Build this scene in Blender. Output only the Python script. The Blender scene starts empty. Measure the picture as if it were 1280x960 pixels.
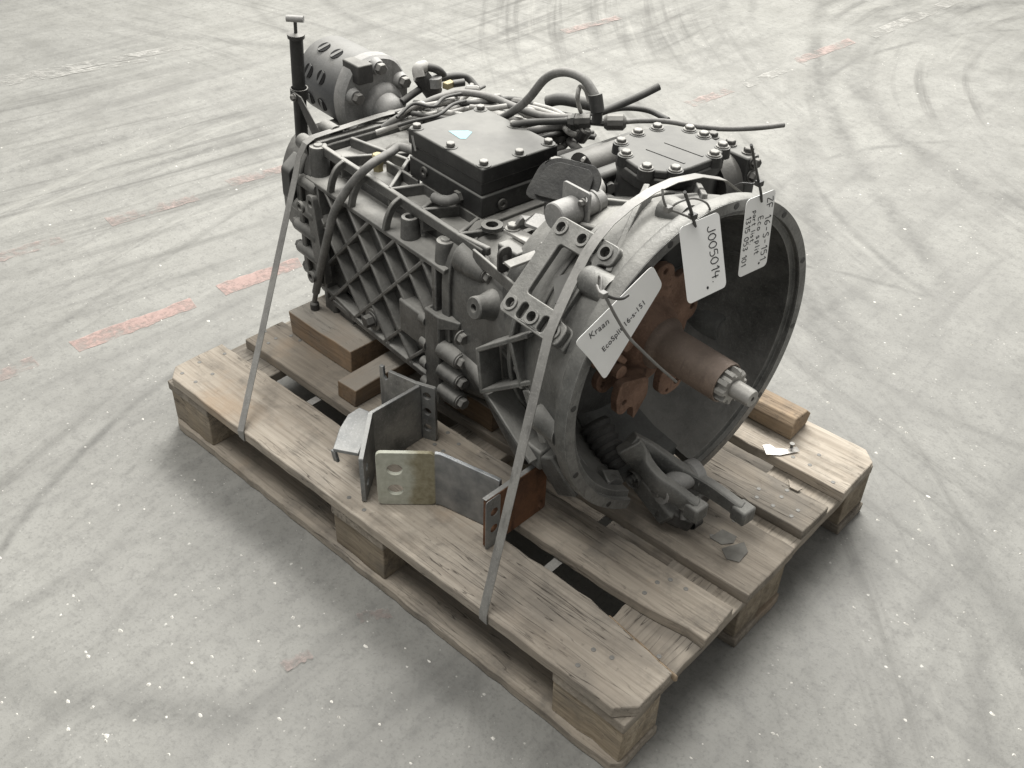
import bpy, bmesh, math, random
import numpy as np
from mathutils import Matrix, Vector
R = math.radians
rng = random.Random(7)
sc = bpy.context.scene
C = sc.collection

# ------------------------------------------------------------------ camera
F_PX = 1251.2921
CAM_LOC = Vector((1.6269, -0.7674, 1.3965))
CAM_ROT = Matrix.Rotation(0.7175, 3, 'Z') @ Matrix.Rotation(0.9209, 3, 'X') @ Matrix.Rotation(0.0352, 3, 'Z')
cam = bpy.data.cameras.new('camera'); camo = bpy.data.objects.new('camera', cam); C.objects.link(camo)
cam.sensor_width = 36.0; cam.lens = F_PX * 36.0 / 1280.0; cam.clip_end = 200; cam.clip_start = 0.05
camo.matrix_world = Matrix.Translation(CAM_LOC) @ CAM_ROT.to_4x4()
sc.camera = camo
sc.render.resolution_x = 1024; sc.render.resolution_y = 768

# ------------------------------------------------------------------ light of the hall: dim even ambience and two rows of roof lights
w = bpy.data.worlds.new('World'); sc.world = w; w.use_nodes = True
w.node_tree.nodes['Background'].inputs[0].default_value = (1.0, 0.99, 0.965, 1)
w.node_tree.nodes['Background'].inputs[1].default_value = 0.25
def area(name, loc, sx, sy, power, color, aim):
    l = bpy.data.lights.new(name, 'AREA'); l.shape = 'RECTANGLE'; l.size = sx; l.size_y = sy; l.energy = power; l.color = color
    o = bpy.data.objects.new(name, l); C.objects.link(o); o.location = loc
    o.rotation_euler = (Vector(aim) - Vector(loc)).to_track_quat('-Z', 'Y').to_euler()
    return o
area('roof_light', (-1.2, 3.6, 4.6), 4.6, 1.6, 480, (1.0, 0.985, 0.95), (0.2, 1.0, 0))
area('roof_light', (0.0, -1.0, 4.7), 3.0, 1.2, 92, (1.0, 0.985, 0.95), (0.3, 0.4, 0))
sc.view_settings.view_transform = 'Standard'; sc.view_settings.look = 'None'
sc.view_settings.exposure = 0.72; sc.view_settings.gamma = 1.0

# ------------------------------------------------------------------ frames
GO = Vector((0.99, 0.4014, 0.4644)); GYAW = -0.134            # clutch housing rim centre; input shaft axis
GM = Matrix.Translation(GO) @ Matrix.Rotation(GYAW, 4, 'Z')
GI = GM.inverted()
def ray(px, py):
    return CAM_ROT @ Vector(((px - 640) / F_PX, -(py - 480) / F_PX, -1.0))
def wp(px, py, z):
    'world point seen at a photograph pixel, at the surveyed height z'
    d = ray(px, py); t = (z - CAM_LOC.z) / d.z
    return CAM_LOC + d * t
def gp(px, py, ax, v):
    'the same in gearbox coordinates, on the surveyed plane ax = v'
    o = GI @ CAM_LOC; d = GI.to_3x3() @ ray(px, py); t = (v - o[ax]) / d[ax]
    return o + d * t
def gx_(px, py, v): return gp(px, py, 0, v)
def gy_(px, py, v): return gp(px, py, 1, v)
def gz_(px, py, v): return gp(px, py, 2, v)

# ------------------------------------------------------------------ mesh kit
def frame(d, up=None):
    d = Vector(d).normalized()
    u = Vector(up) if up is not None else (Vector((0, 0, 1)) if abs(d.z) < 0.9 else Vector((1, 0, 0)))
    s = d.cross(u)
    if s.length < 1e-6: s = d.cross(Vector((0, 1, 0.01)))
    s.normalize(); n = s.cross(d).normalized()
    return d, s, n
def smooth(pts, sub=6):
    'Catmull-Rom through the points'
    P = [Vector(p) for p in pts]
    if len(P) < 3: return P
    Q = [P[0] * 2 - P[1]] + P + [P[-1] * 2 - P[-2]]
    out = []
    for i in range(1, len(Q) - 2):
        for k in range(sub):
            t = k / sub; a, b, c, d = Q[i-1], Q[i], Q[i+1], Q[i+2]
            out.append(0.5 * ((2*b) + (c-a)*t + (2*a-5*b+4*c-d)*t*t + (3*b-a-3*c+d)*t**3))
    out.append(P[-1]); return out
class MB:
    def __init__(s): s.v = []; s.f = []
    def add(s, vs, fs):
        k = len(s.v); s.v += [tuple(v) for v in vs]; s.f += [tuple(i + k for i in f) for f in fs]; return s
    def box(s, x0, x1, y0, y1, z0, z1):
        vs = [(x, y, z) for x in (x0, x1) for y in (y0, y1) for z in (z0, z1)]
        return s.add(vs, [(0,1,3,2),(4,6,7,5),(0,4,5,1),(2,3,7,6),(0,2,6,4),(1,5,7,3)])
    def bar(s, p, q, wd, h, up=None, w2=None, h2=None):
        'box from p to q, wd wide, h high along up'
        p = Vector(p); q = Vector(q); d, sd, n = frame(q - p, up)
        w2 = wd if w2 is None else w2; h2 = h if h2 is None else h2
        vs = []
        for c, a, b in ((p, wd, h), (q, w2, h2)):
            for i, j in ((-1,-1),(1,-1),(1,1),(-1,1)): vs.append(c + sd*(a/2*i) + n*(b/2*j))
        return s.add(vs, [(3,2,1,0),(4,5,6,7),(0,1,5,4),(1,2,6,5),(2,3,7,6),(3,0,4,7)])
    def lathe(s, o, ax, prof, n=24, up=None, caps=True, a0=None, a1=None):
        'profile of (along axis, radius) pairs'
        d, sd, nn = frame(ax, up); o = Vector(o); k = len(prof); vs = []; fs = []
        for (t, r) in prof:
            for i in range(n):
                a = 2*math.pi*i/n; vs.append(o + d*t + sd*(r*math.cos(a)) + nn*(r*math.sin(a)))
        for j in range(k-1):
            for i in range(n):
                i2 = (i+1) % n; fs.append((j*n+i, j*n+i2, (j+1)*n+i2, (j+1)*n+i))
        if caps: fs.append(tuple(range(n-1, -1, -1))); fs.append(tuple((k-1)*n+i for i in range(n)))
        return s.add(vs, fs)
    def cyl(s, p, q, r, r2=None, n=20):
        p = Vector(p); q = Vector(q); return s.lathe(p, q-p, [(0, r), ((q-p).length, r if r2 is None else r2)], n)
    def sweep(s, o, ax, loop, a0, a1, n, up):
        'closed (along axis, radius) loop swept from angle a0 to a1; angle 0 is at -up'
        d = Vector(ax).normalized(); nn = Vector(up); sd = nn.cross(d); o = Vector(o); k = len(loop); vs = []; fs = []
        full = abs(a1 - a0) > 2*math.pi - 1e-4; m = n if full else n + 1
        for i in range(m):
            a = a0 + (a1-a0)*i/n
            for (t, r) in loop: vs.append(o + d*t + sd*(r*math.sin(a)) - nn*(r*math.cos(a)))
        for i in range(n):
            i2 = (i+1) % m
            for j in range(k):
                j2 = (j+1) % k; fs.append((i*k+j, i*k+j2, i2*k+j2, i2*k+j))
        if not full: fs.append(tuple(range(k))); fs.append(tuple(n*k+j for j in range(k-1, -1, -1)))
        return s.add(vs, fs)
    def tube(s, pts, r, n=10, up=None, sub=6, caps=True):
        P = smooth(pts, sub) if sub else [Vector(p) for p in pts]
        rr = r if isinstance(r, (list, tuple)) else None
        vs = []; fs = []; prev = None
        for i, p in enumerate(P):
            t = (P[min(i+1, len(P)-1)] - P[max(i-1, 0)]).normalized()
            if prev is None: _, sd, nn = frame(t, up)
            else:
                sd = prev - t * prev.dot(t); sd.normalize(); nn = sd.cross(t)
            prev = sd
            rad = r if rr is None else rr[0] + (rr[-1]-rr[0])*i/(len(P)-1)
            for k in range(n):
                a = 2*math.pi*k/n; vs.append(p + sd*(rad*math.cos(a)) + nn*(rad*math.sin(a)))
        for i in range(len(P)-1):
            for k in range(n):
                k2 = (k+1) % n; fs.append((i*n+k, (i+1)*n+k, (i+1)*n+k2, i*n+k2))
        if caps: fs.append(tuple(range(n))); fs.append(tuple((len(P)-1)*n+k for k in range(n-1, -1, -1)))
        return s.add(vs, fs)
    def band(s, pts, wdir, wd, th, closed=False):
        'flat band along pts, wd wide along wdir, th thick'
        P = [Vector(p) for p in pts]; n = len(P); vs = []; fs = []; wv = Vector(wdir).normalized()
        for i, p in enumerate(P):
            a = P[(i+1) % n] if closed or i < n-1 else p; b = P[i-1] if closed or i > 0 else p
            t = (a-b).normalized(); ww = (wv - t*wv.dot(t)).normalized(); nn = t.cross(ww)
            for i1, j1 in ((-1,-1),(1,-1),(1,1),(-1,1)): vs.append(p + ww*(wd/2*i1) + nn*(th/2*j1))
        m = n if closed else n-1
        for i in range(m):
            q = (i+1) % n
            for k in range(4):
                k2 = (k+1) % 4; fs.append((i*4+k, i*4+k2, q*4+k2, q*4+k))
        if not closed: fs.append((3,2,1,0)); fs.append(tuple((n-1)*4+k for k in range(4)))
        return s.add(vs, fs)
    def loft(s, rings, caps=True):
        n = len(rings[0]); vs = [p for r in rings for p in r]; fs = []
        for j in range(len(rings)-1):
            for i in range(n):
                i2 = (i+1) % n; fs.append((j*n+i, j*n+i2, (j+1)*n+i2, (j+1)*n+i))
        if caps: fs.append(tuple(range(n-1, -1, -1))); fs.append(tuple((len(rings)-1)*n+i for i in range(n)))
        return s.add(vs, fs)
    def plate(s, outline, holes, o, u, v, th):
        'outline with holes in the (u, v) plane at o, thickness th along u x v'
        u = Vector(u).normalized(); v = Vector(v).normalized(); nn = u.cross(v); o = Vector(o)
        bm = bmesh.new(); loops = []
        for lp in [outline] + holes:
            vv = [bm.verts.new((a, b, 0)) for a, b in lp]; loops.append(vv)
            for i in range(len(vv)): bm.edges.new((vv[i], vv[(i+1) % len(vv)]))
        bmesh.ops.triangle_fill(bm, use_beauty=True, edges=bm.edges[:], normal=(0,0,1))
        bm.verts.index_update(); n = len(bm.verts)
        co = [x.co.copy() for x in bm.verts]
        vs = [o + u*c.x + v*c.y for c in co] + [o + u*c.x + v*c.y + nn*th for c in co]; fs = []
        for f in bm.faces:
            ix = [x.index for x in f.verts]
            if f.normal.z < 0: ix.reverse()
            fs.append(tuple(reversed(ix))); fs.append(tuple(i+n for i in ix))
        for lp in loops:
            ix = [x.index for x in lp]
            for i in range(len(ix)):
                a, b = ix[i], ix[(i+1) % len(ix)]; fs.append((a, b, b+n, a+n))
        bm.free(); return s.add(vs, fs)
    def hexbolt(s, p, d, r=0.009, h=0.008, washer=True):
        p = Vector(p); d = Vector(d).normalized()
        if washer: s.lathe(p, d, [(0, r*1.45), (0.0022, r*1.45), (0.0026, r*1.35)], 16)
        s.lathe(p + d*0.002, d, [(0, r*1.12), (h*.82, r*1.12), (h, r*0.95)], 6)
        return s
    def mesh(s, name):
        m = bpy.data.meshes.new(name); m.from_pydata(s.v, [], s.f); m.update()
        bm = bmesh.new(); bm.from_mesh(m); bmesh.ops.recalc_face_normals(bm, faces=bm.faces[:]); bm.to_mesh(m); bm.free()
        return m
    def build(s, name, mat, parent=None, ang=35, bevel=0, mw=None):
        m = s.mesh(name); m.materials.append(mat)
        m.polygons.foreach_set('use_smooth', [True]*len(m.polygons)); m.set_sharp_from_angle(angle=R(ang))
        o = bpy.data.objects.new(name, m); C.objects.link(o)
        if parent is not None: o.parent = parent
        if mw is not None: o.matrix_world = mw
        if bevel:
            b = o.modifiers.new('bevel', 'BEVEL'); b.width = bevel; b.segments = 2; b.limit_method = 'ANGLE'; b.angle_limit = R(40); b.harden_normals = False
        return o
def circ(cx, cy, r, n=18): return [(cx + r*math.cos(2*math.pi*i/n), cy + r*math.sin(2*math.pi*i/n)) for i in range(n)]
def oval(cx, cy, a, b, n=18): return [(cx + a*math.cos(2*math.pi*i/n), cy + b*math.sin(2*math.pi*i/n)) for i in range(n)]
def rrect(x0, x1, y0, y1, r, n=5):
    out = []
    for cx, cy, a0 in ((x1-r, y1-r, 0), (x0+r, y1-r, 90), (x0+r, y0+r, 180), (x1-r, y0+r, 270)):
        for i in range(n+1):
            a = R(a0 + 90*i/n); out.append((cx + r*math.cos(a), cy + r*math.sin(a)))
    return out
def rpoly(pts, r, n=4):
    'polygon with rounded corners'
    out = []; m = len(pts)
    for i in range(m):
        a, b, c = Vector(pts[i-1]), Vector(pts[i]), Vector(pts[(i+1) % m])
        k = min(r, (a-b).length*.45, (c-b).length*.45)
        p, q = b + (a-b).normalized()*k, b + (c-b).normalized()*k
        for j in range(n+1):
            t = j/n; out.append(tuple(p*(1-t)**2 + b*2*t*(1-t) + q*t*t))
    return out
def tag(o, label=None, cat=None, group=None, kind=None):
    if label: o['label'] = label
    if cat: o['category'] = cat
    if group: o['group'] = group
    if kind: o['kind'] = kind
    return o
def empty(name, loc=(0,0,0), mw=None):
    o = bpy.data.objects.new(name, None); C.objects.link(o); o.empty_display_size = .05
    if mw is not None: o.matrix_world = mw
    else: o.location = loc
    return o

# ------------------------------------------------------------------ materials
class NT:
    def __init__(s, name):
        s.m = bpy.data.materials.new(name); s.m.use_nodes = True; s.t = s.m.node_tree; s.n = s.t.nodes; s.l = s.t.links
        s.b = s.n['Principled BSDF']
    def node(s, typ, **kw):
        x = s.n.new(typ)
        for k, v in kw.items():
            if k.startswith('i_'):
                key = k[2:]; x.inputs[int(key) if key.isdigit() else key].default_value = v
            else: setattr(x, k, v)
        return x
    def link(s, a, b): s.l.new(a, b)
    def coords(s, scale=(1,1,1), rand=False, rot=(0,0,0)):
        tc = s.node('ShaderNodeTexCoord'); mp = s.node('ShaderNodeMapping'); mp.inputs['Scale'].default_value = scale; mp.inputs['Rotation'].default_value = rot
        s.link(tc.outputs['Object'], mp.inputs['Vector'])
        if rand:
            oi = s.node('ShaderNodeObjectInfo'); cx = s.node('ShaderNodeVectorMath', operation='SCALE'); cx.inputs[0].default_value = (17.3, 9.1, 23.7)
            s.link(oi.outputs['Random'], cx.inputs['Scale']); s.link(cx.outputs[0], mp.inputs['Location'])
        return mp.outputs[0]
    def noise(s, vec, scale, detail=4, rough=.55, dist=0):
        x = s.node('ShaderNodeTexNoise'); x.inputs['Scale'].default_value = scale; x.inputs['Detail'].default_value = detail
        x.inputs['Roughness'].default_value = rough; x.inputs['Distortion'].default_value = dist; s.link(vec, x.inputs['Vector']); return x.outputs['Fac']
    def ramp(s, fac, lo, hi, a=0., b=1.):
        x = s.node('ShaderNodeMapRange'); x.inputs[1].default_value = lo; x.inputs[2].default_value = hi; x.inputs[3].default_value = a; x.inputs[4].default_value = b
        x.clamp = True; s.link(fac, x.inputs[0]); return x.outputs[0]
    def mix(s, fac, a, b):
        x = s.node('ShaderNodeMix', data_type='RGBA')
        if isinstance(fac, (int, float)): x.inputs[0].default_value = fac
        else: s.link(fac, x.inputs[0])
        for k, c in ((6, a), (7, b)):
            if isinstance(c, (tuple, list)): x.inputs[k].default_value = (*c[:3], 1)
            else: s.link(c, x.inputs[k])
        return x.outputs[2]
    def math(s, op, a, b=None, c=None, clamp=False):
        x = s.node('ShaderNodeMath', operation=op); x.use_clamp = clamp
        for i, k in enumerate((a, b, c)):
            if k is None: continue
            if isinstance(k, (int, float)): x.inputs[i].default_value = k
            else: s.link(k, x.inputs[i])
        return x.outputs[0]
    def bump(s, h, strength, dist=.002):
        x = s.node('ShaderNodeBump'); x.inputs['Strength'].default_value = strength; x.inputs['Distance'].default_value = dist
        s.link(h, x.inputs['Height']); s.link(x.outputs[0], s.b.inputs['Normal'])
    def out(s, col, rough=.6, metal=0., spec=.4):
        if isinstance(col, (tuple, list)): s.b.inputs['Base Color'].default_value = (*col, 1)
        else: s.link(col, s.b.inputs['Base Color'])
        for k, v in (('Roughness', rough), ('Metallic', metal)):
            if isinstance(v, (int, float)): s.b.inputs[k].default_value = v
            else: s.link(v, s.b.inputs[k])
        s.b.inputs['Specular IOR Level'].default_value = spec
        return s.m
def cast(name, c1, c2, dust=(.30,.29,.27), dust_light_amt=.6, rough=.6, metal=0., scale=14, bump=.25, spec=.4, chips=None, wear=None):
    'grimy cast or painted metal with dust and painted-in top light on upward faces'
    t = NT(name); v = t.coords()
    n1 = t.noise(v, scale, 6, .65); n2 = t.noise(v, scale*7, 3, .6); n3 = t.noise(v, 5, 3); n5 = t.noise(v, 230, 3, .7)
    sv = t.coords((60, 60, 7)); st = t.noise(sv, 1.0, 4, .6)
    col = t.mix(t.ramp(n1, .38, .62), c1, c2)
    col = t.mix(t.ramp(t.noise(v, scale*2.7, 5, .7), .55, .75, 0, .55), col, tuple(x*.45 for x in c1))
    col = t.mix(t.ramp(n5, .52, .72, 0, .35), col, tuple(min(1, x*1.7) for x in c2))
    col = t.mix(t.math('MULTIPLY', t.ramp(st, .56, .70, 0, .6), t.ramp(n3, .42, .6)), col, tuple(x*.35 for x in c1))
    if wear:
        bv = t.node('ShaderNodeBevel', samples=3); bv.inputs['Radius'].default_value = .0035
        g0 = t.node('ShaderNodeNewGeometry'); dt = t.node('ShaderNodeVectorMath', operation='DOT_PRODUCT')
        t.link(bv.outputs[0], dt.inputs[0]); t.link(g0.outputs['Normal'], dt.inputs[1])
        ew = t.math('MULTIPLY', t.ramp(dt.outputs['Value'], .985, .90), t.ramp(n2, .35, .6, .3, 1))
        col = t.mix(t.math('MULTIPLY', ew, .8), col, wear)
    if chips: col = t.mix(t.ramp(t.noise(v, 55, 3, .7), .68, .74), col, chips)
    g = t.node('ShaderNodeNewGeometry'); sp = t.node('ShaderNodeSeparateXYZ'); t.link(g.outputs['Normal'], sp.inputs[0])
    up = t.ramp(sp.outputs[2], .15, .9)  # upward faces paled: settled dust plus the brightness of lit tops, in the colour
    pat = t.ramp(t.math('ADD', n1, t.math('MULTIPLY', n3, .6)), .45, 1.0, .35, 1.)
    d = t.math('MULTIPLY', t.math('MULTIPLY', up, pat), dust_light_amt, clamp=True)
    d = t.math('ADD', d, t.ramp(n2, .58, .8, 0, .12*dust_light_amt), clamp=True)
    col = t.mix(d, col, dust)
    t.bump(t.math('ADD', t.math('ADD', n2, t.math('MULTIPLY', n5, .6)), t.math('MULTIPLY', n1, 1.5)), bump, .0022)
    return t.out(col, t.ramp(d, 0, 1, rough, .9), metal, spec)
def wood(name, tones, dirt=.5, along=0, bare=(.34,.24,.15), dust=0):
    'weathered rough-sawn timber, grain along local axis'
    t = NT(name); sc3 = [22, 22, 22]; sc3[along] = 1.1
    v = t.coords(tuple(sc3), rand=True); v0 = t.coords((1,1,1), rand=True)
    g1 = t.noise(v, 1.6, 7, .62, .4); g2 = t.noise(v, 7, 4, .6, .2); b1 = t.noise(v0, 4.5, 5, .6); b2 = t.noise(v0, 16, 5, .65); b3 = t.noise(v0, 60, 3, .6)
    col = t.mix(t.ramp(g1, .28, .72), tones[0], tones[1])
    col = t.mix(t.ramp(g2, .45, .75, 0, .55), col, tones[2])
    col = t.mix(t.ramp(b2, .50, .72, 0, dirt), col, (.115,.105,.09))
    col = t.mix(t.ramp(b1, .52, .66, 0, dirt*.9), col, (.15,.14,.125))
    col = t.mix(t.ramp(b1, .40, .28, 0, .5), col, bare)
    col = t.mix(t.ramp(b3, .64, .74, 0, .4), col, (.09,.075,.06))
    col = t.mix(t.ramp(t.noise(v0, 2.2, 3, .5), .46, .64, 0, dirt*.6), col, (.14,.122,.10))
    cv = t.noise(v, 3.1, 2, .5, .8)
    crack = t.math('MULTIPLY', t.ramp(t.math('ABSOLUTE', t.math('SUBTRACT', cv, .5)), .012, .0, 0, 1), t.ramp(b1, .45, .6))
    col = t.mix(t.math('MULTIPLY', crack, .75), col, (.035,.028,.022))
    oi = t.node('ShaderNodeObjectInfo'); hs = t.node('ShaderNodeHueSaturation'); t.link(col, hs.inputs['Color'])
    t.link(t.ramp(oi.outputs['Random'], 0, 1, .70, 1.2), hs.inputs['Value']); hs.inputs['Saturation'].default_value = .95
    if dust:
        ge = t.node('ShaderNodeNewGeometry'); sp = t.node('ShaderNodeSeparateXYZ'); t.link(ge.outputs['Normal'], sp.inputs[0])
        res = t.mix(t.math('MULTIPLY', t.math('MULTIPLY', t.ramp(sp.outputs[2], .5, .9), t.ramp(b1, .3, .6, .5, 1)), dust), hs.outputs[0], (.33,.31,.275))
    else: res = hs.outputs[0]
    t.bump(t.math('SUBTRACT', t.math('ADD', g1, t.math('MULTIPLY', g2, .6)), t.math('MULTIPLY', crack, 2.)), .55, .003)
    return t.out(res, .85, 0, .2)
def plain(name, col, rough=.5, metal=0., spec=.4, var=.15, scale=40, bump=.05):
    t = NT(name); v = t.coords(); n = t.noise(v, scale, 4, .6); n0 = t.noise(v, 9, 3)
    c = t.mix(t.ramp(n, .3, .7), tuple(x*(1-var) for x in col), tuple(min(1, x*(1+var)) for x in col))
    c = t.mix(t.ramp(n0, .5, .75, 0, var), c, tuple(x*.6 for x in col))
    t.bump(n, bump, .001); return t.out(c, rough, metal, spec)

M = {}
DUST_LIT = (.40,.39,.36)
M['case'] = cast('painted_case', (.036,.036,.034), (.088,.087,.082), DUST_LIT, .66, .44, bump=.5, spec=.55, wear=(.20,.196,.185))
M['bell'] = cast('cast_aluminium', (.070,.071,.068), (.145,.145,.138), DUST_LIT, .58, .42, .3, scale=10, bump=.45, wear=(.33,.325,.31))
M['rim'] = cast('machined_rim', (.10,.10,.097), (.185,.184,.176), (.33,.325,.305), .4, .38, .4, scale=22, bump=.15, chips=(.07,.068,.065))
M['inside'] = cast('dusty_bell_inside', (.060,.062,.059), (.135,.138,.131), (.2,.2,.19), .5, .65, .1, scale=9)
M['black'] = cast('black_paint', (.013,.013,.013), (.026,.026,.025), (.235,.232,.218), .95, .45, scale=9, bump=.12)  # pale tops: dust, with the reflection of a bright wall painted in
M['pump'] = cast('pump_can', (.055,.057,.060), (.082,.084,.087), DUST_LIT, .4, .5, .15, scale=7)
M['dark'] = cast('dark_steel', (.035,.034,.033), (.06,.058,.055), DUST_LIT, .5, .5, .2)
M['black_bare'] = cast('bare_black', (.012,.012,.012), (.05,.049,.046), (.14,.138,.13), .35, .5, scale=30, bump=.3)
M['rubber'] = cast('rubber', (.028,.028,.027), (.05,.049,.047), (.26,.255,.24), .55, .75, bump=.1)
M['hose'] = cast('dusty_hose', (.10,.099,.094), (.16,.157,.15), (.36,.35,.33), .5, .8, bump=.12, scale=20)
M['wire'] = cast('pale_cable', (.26,.255,.24), (.36,.35,.33), (.5,.49,.46), .5, .8, bump=.05, scale=20)
M['grey'] = cast('grey_fitting', (.19,.19,.185), (.27,.265,.255), (.42,.41,.39), .5, .6, .1)
M['bolt'] = cast('dull_bolt', (.08,.077,.072), (.16,.156,.148), (.45,.44,.41), .7, .5, .3, bump=.1)
M['zinc'] = cast('zinc_steel', (.13,.137,.142), (.29,.295,.29), (.36,.35,.325), .45, .36, .55, scale=8, bump=.12)
M['steel_strap'] = cast('strap_band', (.20,.195,.185), (.27,.265,.25), (.3,.29,.27), .3, .5, .25, bump=.06)
M['rust'] = cast('rusty_cast', (.12,.068,.045), (.22,.135,.094), (.30,.215,.165), .45, .8, bump=.3, scale=18, chips=(.07,.04,.03))
M['shaft'] = cast('rust_brown_sleeve', (.13,.093,.072), (.21,.158,.125), (.31,.255,.215), .55, .45, .2, bump=.08, scale=6)
M['rustplate'] = cast('orange_rust', (.060,.030,.018), (.155,.073,.036), (.2,.13,.08), .2, .85, bump=.4, scale=11, chips=(.05,.03,.02))
M['brass'] = plain('brass', (.30,.26,.15), .5, .4, .5, .2)
M['steel'] = cast('spline_steel', (.22,.21,.195), (.34,.33,.31), (.4,.39,.36), .4, .45, .5, bump=.08)
M['card'] = plain('tag_card', (.86,.86,.84), .6, 0, .3, .02, 30, .03)
M['hole'] = plain('open_hole', (.008,.008,.008), .9)
M['ink'] = plain('ink', (.02,.02,.022), .5)
M['grey_ink'] = plain('grey_print', (.09,.09,.09), .6)
M['faint_ink'] = plain('faint_print', (.42,.42,.42), .6)
M['tie'] = plain('cable_tie', (.045,.044,.042), .45, 0, .4)
M['tie_pale'] = plain('cable_tie_dusty', (.17,.165,.155), .5)
M['sticker'] = plain('blue_paint_mark', (.24,.40,.43), .6, 0, .3, .08)
M['flake'] = plain('grey_flake', (.14,.135,.122), .8, 0, .2, .25)
M['paper'] = plain('torn_tin', (.42,.40,.37), .5, .3, .4, .25)
M['wood'] = wood('pallet_wood', ((.205,.175,.138), (.385,.34,.28), (.115,.096,.075)), .68)
M['wood_y'] = wood('pallet_wood_cross', ((.20,.17,.135), (.36,.32,.265), (.11,.095,.075)), .6, 1)
M['wood_pale'] = wood('pallet_wood_pale', ((.29,.248,.198), (.51,.455,.38), (.18,.148,.115)), .5)
M['block'] = wood('pallet_block', ((.22,.175,.12), (.46,.39,.29), (.12,.09,.06)), .6)
M['wood_warm'] = wood('timber_warm', ((.30,.215,.14), (.45,.345,.235), (.2,.14,.085)), .4)
M['wood_dark'] = wood('timber_dark', ((.16,.105,.06), (.25,.175,.11), (.09,.06,.04)), .5, dust=.85)
def zincyellow():
    t = NT('zinc_with_old_coating'); v = t.coords(); n = t.noise(v, 26, 5, .6); n2 = t.noise(v, 90, 4, .6)
    tc = t.node('ShaderNodeTexCoord'); sp = t.node('ShaderNodeSeparateXYZ'); t.link(tc.outputs['Object'], sp.inputs[0])
    edge = t.math('ADD', sp.outputs[0], t.math('MULTIPLY', t.math('SUBTRACT', n, .5), .05))
    yel = t.mix(t.ramp(n2, .35, .65), (.27,.25,.175), (.19,.168,.105))
    pale = t.mix(t.ramp(n2, .35, .65), (.43,.435,.37), (.34,.345,.285))
    zin = t.mix(t.ramp(n, .3, .7), (.12,.13,.14), (.29,.295,.295))
    col = t.mix(t.ramp(edge, .052, .070), pale, yel); col = t.mix(t.ramp(sp.outputs[0], .1, .103), col, zin)
    t.bump(n2, .12, .001)
    return t.out(col, t.ramp(sp.outputs[0], .1, .103, .7, .4), t.ramp(sp.outputs[0], .1, .103, .0, .55), .4)
M['zinc_yellow'] = zincyellow()

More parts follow.
